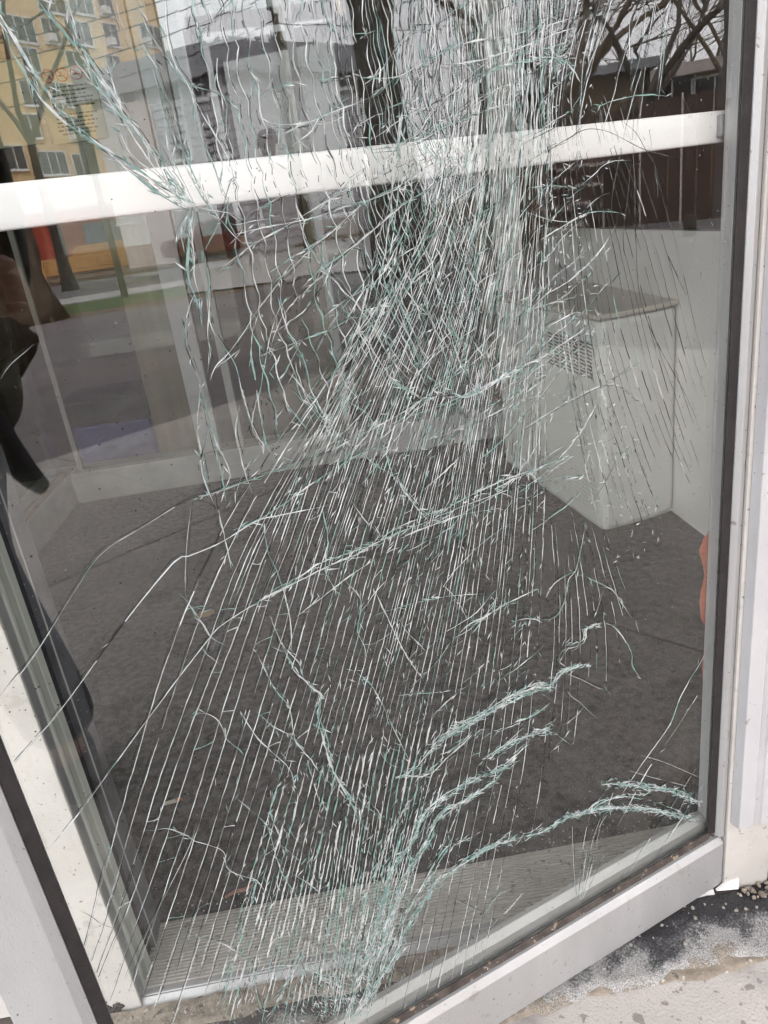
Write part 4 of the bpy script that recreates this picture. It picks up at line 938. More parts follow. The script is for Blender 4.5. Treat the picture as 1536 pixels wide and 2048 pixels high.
for st, frv, pts in TRACED:
    P = smooth(pts, .004)
    if st in ('heavy', 'band'):
        strands = [P]
        for _ in range(3 if st == 'heavy' else 1):
            o = rnd.uniform(-.004, .004); ph = rnd.uniform(0, 6); Q = []
            for i, q in enumerate(P):
                td = (P[min(i+1,len(P)-1)]-P[max(i-1,0)]).normalized(); nd = V((-td.y, td.x)); Q.append(q+nd*(o+.0022*math.sin(i*.28+ph)))
            a0 = rnd.randint(0, len(P)//4); strands.append(Q[a0:len(Q)-rnd.randint(0, len(P)//5)])
        crack(strands, st, frv*1.5, .05)
        k = 5 if st == 'heavy' else 1
        for i in range(len(P)*k//2):
            j = rnd.randrange(1, len(P)-1); td = (P[j+1]-P[j-1]).normalized(); nd = V((-td.y, td.x)); an = rnd.gauss(0, .35)
            td = V((td.x*math.cos(an)-td.y*math.sin(an), td.x*math.sin(an)+td.y*math.cos(an)))*rnd.choice((-1,1))
            sliver(splinters, P[j]+nd*rnd.gauss(0, .0028 if st == 'heavy' else .0016), td, rnd.uniform(.004,.016), rnd.uniform(.0003,.0008), pick((.5,.48,.02)))
    else:
        crack([P], st, frv, .04 if st in ('white','teal') else 0)
# hair cracks between the named ones in the densest zone
for i in range(2, len(longs)-2):
    for t_ in ((.36, .68) if i < 12 else (.5,)):
        if i > 24 and rnd.random() < .45: continue
        Q = densify(lerp_paths(longs[i], longs[i+1], t_+rnd.uniform(-.1,.1)), .0045)
        zt = rnd.uniform(1.0, 1.4); zb = rnd.uniform(.66, .80) if i < 20 else rnd.uniform(.50, .74)
        ribbon(splinters, [q for q in Q if zb < q.y < zt], .27, (.74,.20,.06), .22, .12, .06, 0, .05)
for i in range(9, len(tops)-1):
    Q = densify(lerp_paths(tops[i], tops[i+1], .5+rnd.uniform(-.15,.15)), .0045)
    zt = rnd.uniform(1.05, 1.4); zb = rnd.uniform(.74, .95)
    ribbon(splinters, [q for q in Q if zb < q.y < zt], .27, (.72,.22,.06), .22, .12, .06, 0, .05)
for i in range(12, NL-12):                              # doubled lines in the swath down to the bottom rail
    Q = densify(lerp_paths(longs[i], longs[i+1], .5+rnd.uniform(-.12,.12)), .0045)
    ribbon(splinters, [q for q in Q if q.y < rnd.uniform(.36,.44)], .46, (.60,.38,.02), .35, .1, .22, 0, .03)
# cross cracks along the rows of scales: they close the cells
def row_crack(c, s0_, s1_, wd, keep):
    P = []; x = s0_; z = None
    while x > s1_:
        z = c*CELL-.55*x
        for _ in range(6):
            z -= (cell(V((x, z)))-c)*CELL
        P.append(V((x, z))); x -= .0036
    seg = []
    for q in P:
        on = noise.noise(V((q.x*9, q.y*9, c*1.7)))*.5+.5 < keep*(1.0 if q.x < .40 else .62) and .80 < q.y < 1.45
        if on: seg.append(q)
        if (not on or q is P[-1]) and seg:
            if len(seg) > 5: ribbon(splinters, seg, wd, (.50,.44,.06), .55, .4, .14, 0, .03)
            seg = []
for c in range(int(.80/CELL), int(1.75/CELL)): row_crack(c, .52, .19, .30, .66)
# short cross links and scales between neighbouring cracks
def link_net(paths, zmin, zmax, prob, slope, bend):
    for i in range(len(paths)-1):
        A, B = paths[i], paths[i+1]
        for j in range(4, len(A)-4, 3):
            q = A[j]
            if not zmin < q.y < zmax or rnd.random() > prob: continue
            best = min(B[::2], key=lambda r_: (r_-(q+V((0, slope))).copy()).length)
            if (best-q).length > .032 or (best-q).length < .0015: continue
            m_ = (q+best)/2+V((rnd.uniform(-bend,bend), rnd.uniform(-bend,bend))); pv = None
            mi = pick((.5,.42,.08)); wd = rnd.uniform(.0002,.0005)
            for k in range(7):
                t = k/6; c = q*(1-t)**2+m_*(2*t*(1-t))+best*t*t
                if k and inside(c):
                    td = (c-pv).normalized(); nd = V((-td.y, td.x))*wd*(.5+abs(t-.5)*1.6)
                    splinters.quad(at(pv+nd,.0003), at(c+nd,.0006), at(c-nd,.0004), at(pv-nd,.0005), mi)
                pv = c
link_net(longs, .62, .86, .10, .006, .002)
link_net(longs, .35, .62, .05, .006, .002)
link_net(tops, .70, .90, .10, .005, .003)
def arcs(count, sr, zr, ang, ln, wd):
    for _ in range(count):
        q = V((rnd.uniform(*sr), rnd.uniform(*zr))); a = R(rnd.uniform(*ang)); l_ = rnd.uniform(*ln); cv = rnd.uniform(-.8, 1.6); P = []
        n_ = max(6, int(l_/.0042))
        for k in range(n_):
            P.append(q.copy()); a2 = a+cv*(k/n_-.5)*.7+rnd.gauss(0,.10); q = q+V((-math.cos(a2), math.sin(a2)))*.0042
        ribbon(splinters, P, wd, (.52,.42,.06), .45, .35, .12, 0, .03)
arcs(18, (.28,.50), (.64,.86), (24,38), (.07,.16), .34)
arcs(16, (.24,.50), (.38,.62), (18,40), (.03,.09), .30)
arcs(30, (.34,.52), (.86,1.00), (-72,-58), (.05,.11), .40)
arcs(14, (.40,.52), (.76,.92), (40,56), (.05,.12), .40)
arcs(14, (.45,.62), (.26,.55), (-66,-45), (.03,.08), .32)
arcs(16, (.17,.30), (.62,1.00), (10,34), (.025,.06), .26)
# loose slivers strewn through the densest zone
allp = longs[6:]+tops
for _ in range(350):
    P = rnd.choice(allp); j = rnd.randrange(1, len(P)-1); td = (P[j+1]-P[j-1]).normalized(); an = rnd.gauss(0, .5)
    td = V((td.x*math.cos(an)-td.y*math.sin(an), td.x*math.sin(an)+td.y*math.cos(an)))*rnd.choice((-1,1))
    sliver(splinters, P[j]+V((rnd.gauss(0,.002), 0)), td, rnd.uniform(.003,.013), rnd.uniform(.0002,.0006), pick((.52,.40,.08)))
for i, P in enumerate(fans[:9]):
    for _ in range(16):
        j = rnd.randrange(1, len(P)-1); td = V((rnd.choice((-1,1)), rnd.uniform(-.1,.5))).normalized()
        sliver(splinters, P[j], td, rnd.uniform(.003,.009), rnd.uniform(.0003,.0006), pick((.9,.1,0)))
for _ in range(800):                                # crushed glass at the foot of the swath
    t_ = rnd.random()**.7; q = V((.575+.028*rnd.gauss(0,1)-.05*(1-t_), .285-.10*t_+rnd.gauss(0,.012)))
    an = rnd.gauss(1.25, .35); sliver(splinters, q, V((math.cos(an), math.sin(an)))*rnd.choice((-1,1)), rnd.uniform(.003,.011), rnd.uniform(.0002,.0006), pick((.55,.43,.02)))
for _ in range(420):                                 # scattered chips across the soft edge to the right
    P = rnd.choice(fans[:8]+longs[-4:]); j = rnd.randrange(1, len(P)-1); td = (P[j+1]-P[j-1]).normalized(); an = rnd.gauss(0,.6)
    td = V((td.x*math.cos(an)-td.y*math.sin(an), td.x*math.sin(an)+td.y*math.cos(an)))
    sliver(splinters, P[j]+V((rnd.gauss(0,.004),0)), td, rnd.uniform(.003,.010), rnd.uniform(.0002,.0005), pick((.75,.2,.05)))
sp = splinters.build('crack_splinters', CM, pane); sp['kind'] = 'stuff'
# rain drops and grime specks on the pane
M_drop = crackmat('water_drop', (.30,.30,.30), .55, .02, .9)
M_speck = crackmat('grime_speck', (.05,.045,.04), .25, .8, .2)
b = MB()
def droplet(q, r_, mi):
    if not inside(q): return
    i0 = len(b.v); n = 7
    for k in range(n):
        a = 2*math.pi*k/n; jr = r_*rnd.uniform(.75,1.25); b.v.append(at(q+V((math.cos(a)*jr, math.sin(a)*jr*1.1)), 0))
    b.v.append(at(q, r_*.45))
    for k in range(n): b.f.append((i0+k, i0+(k+1) % n, i0+n)); b.mi.append(mi); b.sm.append(True)
for _ in range(900):
    droplet(V((rnd.uniform(.02,.77), rnd.uniform(.13,1.4))), rnd.uniform(.0002,.0006), 1 if rnd.random() < .6 else 0)
for _ in range(200):
    droplet(V((.02+abs(rnd.gauss(0,.07)), rnd.uniform(.5,1.4))), rnd.uniform(.0003,.0011), 0)
for _ in range(200):
    q = V((.5+rnd.uniform(-.02,.27), rnd.uniform(.5,.95))); droplet(q, rnd.uniform(.0004,.0009), 1)
dr = b.build('drops_and_grime', [M_drop, M_speck], pane); dr['kind'] = 'stuff'

# ------------------------------------------------------------------ small things
b = MB()                                             # orange film hanging inside the hinge stile
prof = [(.576,.0005),(.566,.010),(.553,.0170),(.546,.0165),(.532,.013),(.517,.0105),(.507,.0125),(.497,.0142),(.475,.013),(.452,.0108),(.442,.006),(.434,.0038),(.403,.0040),(.37,.0048),(.34,.0030)]
for (za, wa), (zb, wb) in zip(prof, prof[1:]):
    ca, cb = .002*math.sin(za*70), .002*math.sin(zb*70)
    b.hexa([D(-.0067,-.0375,zb),D(-.0067+wb,-.0375-cb,zb),D(-.0067+wb,-.0385-cb,zb),D(-.0067,-.0385,zb),
            D(-.0067,-.0375,za),D(-.0067+wa,-.0375-ca,za),D(-.0067+wa,-.0385-ca,za),D(-.0067,-.0385,za)])
b.build('orange_film', M_orange, label='ragged strip of orange plastic film hanging inside the hinge stile', cat='plastic film')
def litter(name, px, py, poly, th_, mat, label, cat, rot=0, curl=.004, z=.006):
    c = floor_at(px, py, z); b = MB(); n = len(poly); i0 = 0
    ca, sa = math.cos(rot), math.sin(rot)
    top = [V((c.x+x*ca-y*sa, c.y+x*sa+y*ca, z+th_+curl*((x*x+y*y)/.0009))) for x, y in poly]
    b.v = top+[p-V((0,0,th_)) for p in top]
    b.f = [tuple(range(n)), tuple(reversed(range(n, 2*n)))]+[(k, (k+1) % n, n+(k+1) % n, n+k) for k in range(n)]
    b.mi = [0]*len(b.f); b.sm = [False]*len(b.f)
    return b.build(name, mat, label=label, cat=cat)
litter('fallen_leaf', 412, 1228, [(-.026,-.008),(-.018,-.020),(-.002,-.018),(.012,-.022),(.026,-.004),(.020,.014),(.004,.012),(-.008,.022),(-.022,.010)], .0008, M_leaf, 'dry tan leaf on the floor mat behind the long straight cracks', 'leaf')
c = floor_at(346, 1603, .008); b = MB(); b.tube([c+V((-.016,-.002,0)), c+V((.004,.001,0)), c+V((.006,.001,.001))], [.0035,.0037,.0036], 8, 0); b.tube([c+V((.006,.001,.0005)), c+V((.017,.004,0))], [.0037,.003], 8, 1)
b.build('cigarette_butt', [pmat('butt_paper', (.62,.55,.48), None, 60, .9), pmat('butt_tip', (.42,.16,.06), None, 60, .9)], label='squashed cigarette butt on the dark mat near the latch jamb', cat='cigarette butt')
c = floor_at(478, 1783, .008); b = MB(); b.tube([c+V((-.022,-.006,0)), c+V((-.004,0,.002)), c+V((.010,.001,.001)), c+V((.022,.008,0))], [.002,.0032,.003,.0018], 7)
b.build('broken_twig', pmat('twig', (.27,.13,.09), (.2,.1,.07), 90, .9, .5), label='short reddish twig lying by the threshold ribs', cat='twig')
for px, py, r_, lb in ((732,1750,.006,'pale stone chip on the mat edge behind the threshold'), (1490,1692,.0045,'round cream pebble beside the hinge jamb foot'), (640,1665,.004,'tiny pale crumb on the dark mat')):
    c = floor_at(px, py, .005); b = MB(); b.blob(c+V((0,0,r_*.4)), r_, r_*.8, r_*.7, 9, 6, .15); b.build('pebble', M_pebble, label=lb, cat='pebble')
b = MB(); b.prism([(.454,.752,.0135),(.487,.7515,.0095),(.489,.7545,.026),(.470,.7548,.022)], (0,.004,0)); b.build('shim', pmat('shim_white', (.8,.8,.77), None, 30, .6), label='white plastic shim wedged under the hinge jamb foot', cat='shim')
b = MB()
for i in range(60): 
    x = rnd.uniform(.49,.60); y = rnd.gauss(.742,.006); b.blob((x, y, .009), rnd.uniform(.002,.006), rnd.uniform(.002,.006), rnd.uniform(.002,.005), 6, 4, .3)
b.build('debris', M_dirt, label='crumbled mortar and dirt heaped at the wall foot', cat='debris', kind='stuff')
b = MB()
for i in range(160):
    x = .556+rnd.gauss(0,.010); y = .738+rnd.gauss(0,.006); z = .02+abs(rnd.gauss(0,.03)); r_ = rnd.uniform(.003,.007)
    a = rnd.uniform(0,6.28); b.tri((x,y,z),(x+math.cos(a)*r_,y-.003,z+math.sin(a)*r_),(x+math.cos(a+.9)*r_,y-.002,z+math.sin(a+.9)*r_))
b.build('moss', pmat('moss', (.10,.16,.04), (.06,.09,.03), 60, .95), label='thin green moss growing at the wall foot', cat='moss', kind='stuff')

# ------------------------------------------------------------------ person who takes the photograph (mirrored in the pane)
def skin_obj(name, chains, mat, parent=None, sub=2, org=None):
    """chains: lists of (point, radius); first vertex of the first chain is the root"""
    vs_, es, rs = [], [], []
    idx = {}
    for ch in chains:
        prev = None
        for p, r_ in ch:
            key = tuple(round(c, 4) for c in p)
            if key not in idx: idx[key] = len(vs_); vs_.append(V(p)); rs.append(r_)
            i = idx[key]
            if prev is not None and prev != i: es.append((prev, i))
            prev = i
    org = ORG[parent.name] if parent else org
    me = bpy.data.meshes.new(name); me.from_pydata([tuple(p-org) for p in vs_], es, [])
    o = bpy.data.objects.new(name, me); COL.objects.link(o)
    if parent: o.parent = parent
    else: o.location = org
    ORG[o.name] = org
    sk = o.modifiers.new('skin', 'SKIN'); sk.use_smooth_shade = True
    for i, r_ in enumerate(rs):
        rr = r_ if isinstance(r_, tuple) else (r_, r_)
        me.skin_vertices[0].data[i].radius = rr
        me.skin_vertices[0].data[i].use_root = (i == 0)
    sb = o.modifiers.new('sub', 'SUBSURF'); sb.levels = sub; sb.render_levels = sub
    sm_ = o.modifiers.new('soften', 'SMOOTH'); sm_.factor = .5; sm_.iterations = 2
    me.materials.append(mat); return o
PF = -DN; PR = V((PF.y, -PF.x, 0))                       # the person faces the door
P0 = V((-.077, -.362, 0.0))
def B(r_, f_, z): return P0 + PR*r_ + PF*f_ + V((0, 0, z))
M_skin = pmat('skin', (.74,.48,.38), (.66,.41,.32), 20, .55)
M_coat = pmat('dark_coat', (.040,.045,.042), (.018,.021,.021), 40, .8, .4, 200)
M_trou = pmat('navy_trousers', (.030,.036,.066), (.018,.021,.040), 60, .85, .4, 300)
M_hair = pmat('hair', (.05,.035,.025), None, 60, .6)
M_shoe = pmat('shoe', (.02,.02,.022), None, 40, .5)
per = thing('person', P0, 'person in dark coat holding a phone at waist height, mirrored at the left edge', 'person')
hand = B(.195, .275, .950)
elb = B(.20, -.02, 1.06); sho = B(.185, .02, 1.40)
body = [
 [(B(0,0,.95),(.155,.11)), (B(0,0,1.08),(.14,.10)), (B(0,.01,1.22),(.155,.11)), (B(0,.01,1.36),(.15,.09)), (B(0,.02,1.455),.058), (B(0,.05,1.52),.056), (B(0,.06,1.60),(.078,.095)), (B(0,.06,1.68),(.07,.085))],
 [(B(0,.01,1.36),(.15,.09)), (sho,.058), (elb,.042), (hand-PF*.06,.028), (hand,.034)],
 [(B(0,.01,1.36),(.15,.09)), (B(-.185,.02,1.40),.058), (B(-.25,-.01,1.12),.042), (B(-.24,.06,.88),.028), (B(-.235,.085,.80),.030)],
 [(B(0,0,.95),(.155,.11)), (B(.06,0,.86),.06), (B(.0,.02,.50),.045), (B(.05,-.01,.10),.035), (B(.06,.09,.045),.030)],
 [(B(0,0,.95),(.155,.11)), (B(-.095,0,.86),.06), (B(-.10,.02,.50),.045), (B(-.11,-.01,.10),.035), (B(-.12,.09,.045),.030)]]
bo = skin_obj('body', body, M_skin, per, 2)
for k in range(4):                                        # fingers of the hand round the phone
    z = .928+.019*k; ln = (.85, 1.0, 1.05, .9)[k]
    a = B(.205, .270, z); skin_obj('finger', [[(a,.0105),(a+PR*.004+PF*.038*ln,.0095),(a-PR*.020*ln+PF*.052,.0088),(a-PR*.042*ln+PF*.050,.0075)]], M_skin, per, 1)
a = B(.205,.255,.975); skin_obj('thumb', [[(a,.0125),(a-PR*.022+PF*.012+V((0,0,.018)),.011),(a-PR*.044+PF*.020+V((0,0,.030)),.009)]], M_skin, per, 1)
skin_obj('coat', [
 [(B(0,0,.92),(.170,.13)), (B(0,0,1.10),(.168,.13)), (B(0,.01,1.24),(.19,.14)), (B(0,.01,1.37),(.185,.11)), (B(0,.02,1.45),.085)],
 [(B(0,0,.92),(.170,.13)), (B(.025,.04,.85),(.172,.135)), (B(.028,.05,.79),(.175,.135)), (B(.025,.05,.74),(.155,.12)), (B(.02,.05,.705),(.10,.08))],
 [(B(0,.01,1.37),(.185,.11)), (sho,.078), (elb,.060), (hand-PF*.085,.040)],
 [(B(0,.01,1.37),(.185,.11)), (B(-.185,.02,1.40),.078), (B(-.25,-.01,1.12),.060), (B(-.24,.06,.89),.044)]], M_coat, per, 2)
skin_obj('coat_flap', [[(B(.10,.12,.80),(.045,.03)), (B(.115,.13,.735),(.040,.026)), (B(.14,.15,.67),(.030,.02)), (B(.165,.155,.63),(.018,.012))]], M_trou, per, 1)
skin_obj('trousers', [
 [(B(0,0,.92),(.17,.125)), (B(.06,.0,.80),.098), (B(.0,.03,.52),.078), (B(.035,0,.25),.084), (B(.06,.0,.07),.078)],
 [(B(0,0,.92),(.17,.125)), (B(-.10,.0,.80),.105), (B(-.105,.03,.52),.085), (B(-.115,0,.25),.082), (B(-.12,.0,.07),.075)]], M_trou, per, 2)
for xs in (-.12, .06):
    skin_obj('shoe', [[(B(xs,-.05,.045),(.042,.040)), (B(xs+.002,.06,.042),(.046,.038)), (B(xs+.006,.16,.036),(.044,.030))]], M_shoe, per, 2)
skin_obj('hair', [[(B(0,.045,1.70),(.083,.092)), (B(0,.03,1.63),(.088,.075)), (B(0,.01,1.55),(.07,.05))]], M_hair, per, 2)
b = MB()
for nm, q, rr, mt in (('eye',(-.03,.142,1.615),(.011,.011,.008),pmat('eye', (.12,.09,.08), None, 40, .3)),('eye',(.03,.142,1.615),(.011,.011,.008),pmat('eye', (.12,.09,.08), None, 40, .3)),
    ('nose',(0,.155,1.585),(.012,.014,.020),M_skin),('mouth',(0,.142,1.548),(.022,.010,.006),M_skin),('ear',(-.082,.055,1.605),(.010,.018,.028),M_skin),('ear',(.082,.055,1.605),(.010,.018,.028),M_skin)):
    b = MB(); b.blob(B(*q), *rr, 8, 6); b.build(nm, mt, per)
ph = MB(); c = CAM - CF*.016 - CR*.062 + CD*.055
ph.hexa([c+CR*x+CD*y+CF*z for z in (-.004,.004) for x, y in ((-.036,-.078),(.036,-.078),(.036,.078),(-.036,.078))])
ph.build('phone', pmat('phone_shell', (.02,.02,.022), None, 40, .2), label='black phone held in the right hand of the mirrored person', cat='phone', bevel=.004)

# ------------------------------------------------------------------ street behind the camera, mirrored in the pane
M_tanw = pmat('tan_render', (.80,.585,.33), (.73,.53,.29), .4, .9, spots=[(.12, .5, .75, (.68,.49,.28))])
M_side1 = pmat('grey_siding', (.50,.485,.51), (.44,.425,.45), .6, .8)
M_side2 = pmat('cream_block', (.62,.55,.52), (.54,.48,.45), 1.2, .85)
M_roofg = pmat('roof_grey', (.34,.34,.37), None, .8, .7)
M_wf = pmat('window_white', (.82,.82,.82), None, 2, .6)
M_pane = pmat('window_dark', (.035,.035,.042), (.02,.02,.027), .5, .15, spec=.6)
M_bark = pmat('bark', (.085,.068,.056), (.042,.034,.028), 14, .95, 1.0, 60, stretch=(1,1,.2))
M_bark2 = pmat('brown_bark', (.17,.125,.085), (.09,.068,.045), 9, .95, 1.0, 40, stretch=(1,1,.2))
M_pole = pmat('pole_wood', (.055,.048,.045), (.035,.03,.03), 6, .9)
M_blackm = pmat('black_metal', (.012,.012,.014), None, 10, .5)
M_wood = pmat('fence_wood', (.085,.045,.035), (.055,.03,.025), 3, .85, stretch=(1,1,.3))
M_lumber = pmat('lumber', (.62,.36,.14), (.5,.28,.1), 4, .8)
M_redb = pmat('red_brick', (.30,.07,.04), (.22,.05,.03), 3, .85)
M_yel = pmat('yellow_render', (.46,.29,.12), None, .6, .9)
def gz(p): return V((p.x, p.y, 0))
class House:
    def __init__(s, name, label, corners, h, wallmats, z0=0.0):
        s.c = [gz(p) for p in corners]; s.h = h
        ctr = sum(s.c, V((0,0,0)))/len(s.c); s.t = thing(name, (ctr.x, ctr.y, 0), label, 'building'); s.ctr = ctr
        for i in range(len(s.c)):
            a, b_ = s.c[i], s.c[(i+1) % len(s.c)]; m = wallmats[i % len(wallmats)]
            inn = (ctr-(a+b_)/2); inn.normalize()
            mb = MB(); mb.prism([a, b_, b_+inn*.3, a+inn*.3], (0,0,h)); mb.build('wall', m, s.t)
    def roof(s, over, th_, mat):
        mb = MB(); pts = []
        for p in s.c:
            d = p-s.ctr; pts.append(p+d.normalized()*over+V((0,0,s.h)))
        mb.prism(pts, (0,0,th_)); return mb.build('roof', mat, s.t)
    def face(s, i):
        a, b_ = s.c[i], s.c[(i+1) % len(s.c)]; e = (b_-a).normalized(); n = V((e.y, -e.x, 0))
        if n.dot(s.ctr-a) > 0: n = -n
        return a, b_, e, n
    def window(s, i, u0, u1, z0, z1, mull=1, frame=.06, ac=False):
        a, b_, e, n = s.face(i)
        def q(u, d, z): return a+e*u+n*d+V((0,0,z))
        mb = MB(); mb.hexa([q(u0,.02,z0),q(u1,.02,z0),q(u1,-.10,z0),q(u0,-.10,z0),q(u0,.02,z1),q(u1,.02,z1),q(u1,-.10,z1),q(u0,-.10,z1)])
        wn = mb.build('window', M_pane, s.t)
        mb = MB()
        bars = [(u0-frame,u1+frame,z0-frame,z0),(u0-frame,u1+frame,z1,z1+frame),(u0-frame,u0,z0,z1),(u1,u1+frame,z0,z1)]
        for k in range(mull):
            um = u0+(u1-u0)*(k+1)/(mull+1); bars.append((um-frame*.4,um+frame*.4,z0,z1))
        for (x0,x1,y0,y1) in bars:
            mb.hexa([q(x0,.06,y0),q(x1,.06,y0),q(x1,.0,y0),q(x0,.0,y0),q(x0,.06,y1),q(x1,.06,y1),q(x1,.0,y1),q(x0,.0,y1)])
        mb.build('frame', M_wf, wn)
        mb = MB(); mb.hexa([q(u0-.1,.14,z0-frame-.08),q(u1+.1,.14,z0-frame-.08),q(u1+.1,.0,z0-frame-.08),q(u0-.1,.0,z0-frame-.08),
                            q(u0-.1,.14,z0-frame-.01),q(u1+.1,.14,z0-frame-.01),q(u1+.1,.0,z0-frame-.01),q(u0-.1,.0,z0-frame-.01)]); mb.build('sill', M_wf, wn)
        if ac:
            mb = MB(); mb.hexa([q(u0+.05,.4,z0),q(u0+.6,.4,z0),q(u0+.6,.02,z0),q(u0+.05,.02,z0),q(u0+.05,.4,z0+.4),q(u0+.6,.4,z0+.4),q(u0+.6,.02,z0+.4),q(u0+.05,.02,z0+.4)]); mb.build('air_conditioner', M_wf, wn)
# tan apartment block
A0, A1 = gz(seen(-330,300,47)), gz(seen(352,200,63.5))
dirn = (A1-A0).normalized(); back = V((dirn.y,-dirn.x,0)); back = back if back.dot(A1) > 0 else -back
tb = House('tan_apartment_block', 'tall tan apartment block with rows of white framed windows, mirrored at upper left', [A0, A1, A1+back*16, A0+back*16], 27, [M_tanw])
for (px, py) in ((150,-60),(215,-60),(300,-60),(60,-60),(100,0),(210,8),(160,4),(290,6),(40,58),(102,62),(157,66),(222,70),(302,72),(228,133),(60,120),(150,126),(310,140),(60,186),(130,190),(230,198),(300,205),(60,252),(150,258),(240,264),(320,270),(20,315),(107,326),(172,330),(250,335),(315,338)):
    u, z = seen_wall(px, py, tb.c[0], tb.c[1]); wd = 1.0 if px % 3 else .62
    if z > .8 and .8 < u < (A1-A0).length-1.2: tb.window(0, u-wd, u+wd, z-.62, z+.62, 2 if wd > .9 else 1, .07, ac=(px % 4 == 2))
tb.roof(.3, .4, M_roofg)
# grey siding house
G0, G1, G2 = gz(seen(205,300,33.6)), gz(seen(480,250,30)), gz(seen(720,250,34.2))
ga = (G0-G1); gb = (G2-G1)
GH = seen(480, 78, 30).z
gh = House('grey_siding_house', 'grey sided three storey house with flat roof, mirrored left of the trees', [G0, G1, G2, G2+ga], GH-.9, [M_side1, M_side1, M_side2, M_side2])
gh.roof(.5, .95, M_roofg)
a, b_, e, n = gh.face(0); L0 = (b_-a).length
mb = MB(); u, _ = seen_wall(312, 250, a, b_)
mb.prism([a+n*.02+V((0,0,0)), a+e*u+n*.02, a+e*u+n*.10, a+n*.10], (0,0,GH-1.2)); mb.build('cream_bay', M_side2, gh.t)
for fi in (0, 1):                                        # lap siding boards
    a, b_, e, n = gh.face(fi); L0 = (b_-a).length; s0_ = u+.02 if fi == 0 else 0
    for k in range(int((GH-1.3)/.28)):
        mb = MB(); z = .15+k*.28
        mb.prism([a+e*s0_+n*.004+V((0,0,z)), a+e*s0_+n*.045+V((0,0,z)), a+e*s0_+n*.012+V((0,0,z+.27)), a+e*s0_+n*.004+V((0,0,z+.27))], e*(L0-s0_)); mb.build('board', M_side1, gh.t)
for fi, px, py, hw, hh, mu in ((0,262,203,.28,.55,0),(0,281,303,.5,.55,1),(0,262,243,.25,.3,0),(0,352,245,.42,1.2,0),(0,362,310,.42,1.0,0),(0,412,157,.62,.52,2),(0,437,278,.5,.55,1),(1,690,145,.42,.55,1),(1,700,258,.42,.5,1),(1,560,170,.5,.5,1),(1,570,285,.5,.55,1),(0,250,410,.5,.6,1)):
    a, b_, e, n = gh.face(fi); u, z = seen_wall(px, py, a, b_)
    if z-hh > .2: gh.window(fi, u-hw, u+hw, z-hh, z+hh, mu, .06)
# yellow house far right
Y0, Y1 = gz(seen(1215,200,31)), gz(seen(1475,180,30))
yd = (Y1-Y0).normalized(); yb = V((yd.y,-yd.x,0)); yb = yb if yb.dot(Y0) > 0 else -yb
YH = seen(1380,152,30.5).z
yh = House('yellow_house', 'low yellow house with pale roof edge, mirrored behind the fence', [Y0, Y1, Y1+yb*8, Y0+yb*8], YH, [M_yel])
yh.roof(.6, .35, M_side2)
for px in (1262,1345,1430):
    u, z = seen_wall(px, 185, yh.c[0], yh.c[1]); yh.window(0, u-.7, u+.7, z-.5, z+.5, 1)
K0, K1 = gz(seen(1090,250,25)), gz(seen(1300,230,25.5))
kd = (K1-K0).normalized(); kb = V((kd.y,-kd.x,0)); kb = kb if kb.dot(K0) > 0 else -kb
kg = House('brown_garage', 'brown timber garage with dark door, mirrored above the push bar at right', [K0, K1, K1+kb*6, K0+kb*6], seen(1200,150,25).z, [M_bark2])
kg.roof(.4, .25, M_roofg)
u, z = seen_wall(1200, 240, kg.c[0], kg.c[1]); kg.window(0, u-1.1, u+1.1, .15, 2.0, 3, .07)
# board fence at the right
F0, F1 = gz(seen(1020,360,19)), gz(seen(1520,360,15))
fe = (F1-F0); fl = fe.length; fe.normalize(); fn = V((fe.y,-fe.x,0)); fn = fn if fn.dot(F0) < 0 else -fn
fz = seen(1380, 192, 16.3).z
ft = thing('board_fence', gz((F0+F1)/2), 'dark brown board fence with pale narrow gaps, mirrored at the right', 'fence')
nb = int(fl/.30)
for k in range(nb):
    mb = MB(); o = F0+fe*(k*fl/nb); w_ = fl/nb-.035; hh = fz+rnd.uniform(-.02,.02)
    mb.prism([o+V((0,0,.05)), o+fe*w_+V((0,0,.05)), o+fe*w_-fn*.03+V((0,0,.05)), o-fn*.03+V((0,0,.05))], (0,0,hh-.05)); mb.build('board', M_wood, ft)
for k in range(0, nb, 3):
    mb = MB(); o = F0+fe*(k*fl/nb-.03)+fn*.015; mb.prism([o, o+fe*.03, o+fe*.03+fn*.02, o+fn*.02], (0,0,fz+.05)); mb.build('post', M_side2, ft)
for z in (.35, 1.5):
    mb = MB(); mb.prism([F0-fn*.032+V((0,0,z)), F1-fn*.032+V((0,0,z)), F1-fn*.09+V((0,0,z)), F0-fn*.09+V((0,0,z))], (0,0,.1)); mb.build('rail', M_wood, ft)
# wooden slat stair seen below the bar
st_ = thing('slatted_steps', gz(seen(1100,450,16)), 'dark timber steps with pale treads, mirrored below the push bar', 'steps')
sa, sb_ = gz(seen(1040,440,15.5)), gz(seen(1150,440,15.0)); se = (sb_-sa); sn = V((se.y,-se.x,0)).normalized(); sn = sn if sn.dot(sa) > 0 else -sn
for k in range(8):
    mb = MB(); o = V((0,0,.18*k+.02))+sn*.24*k; mb.prism([sa+o, sb_+o, sb_+o+sn*.25, sa+o+sn*.25], (0,0,.05)); mb.build('tread', M_side2 if k % 2 else M_wood, st_)
    mb = MB(); o2 = o+V((0,0,.052)); mb.prism([sa+o2+sn*.20, sb_+o2+sn*.20, sb_+o2+sn*.235, sa+o2+sn*.235], (0,0,.127)); mb.build('riser', M_wood, st_)
mb = MB(); o = gz(seen(1380,470,12.8)); mb.tube([o, o+V((0,0,.28)), o+V((0,0,.30))], [.10,.095,.08], 12); mb.build('tree_stump', M_bark, label='short dark stump on the pavement before the board fence', cat='stump')
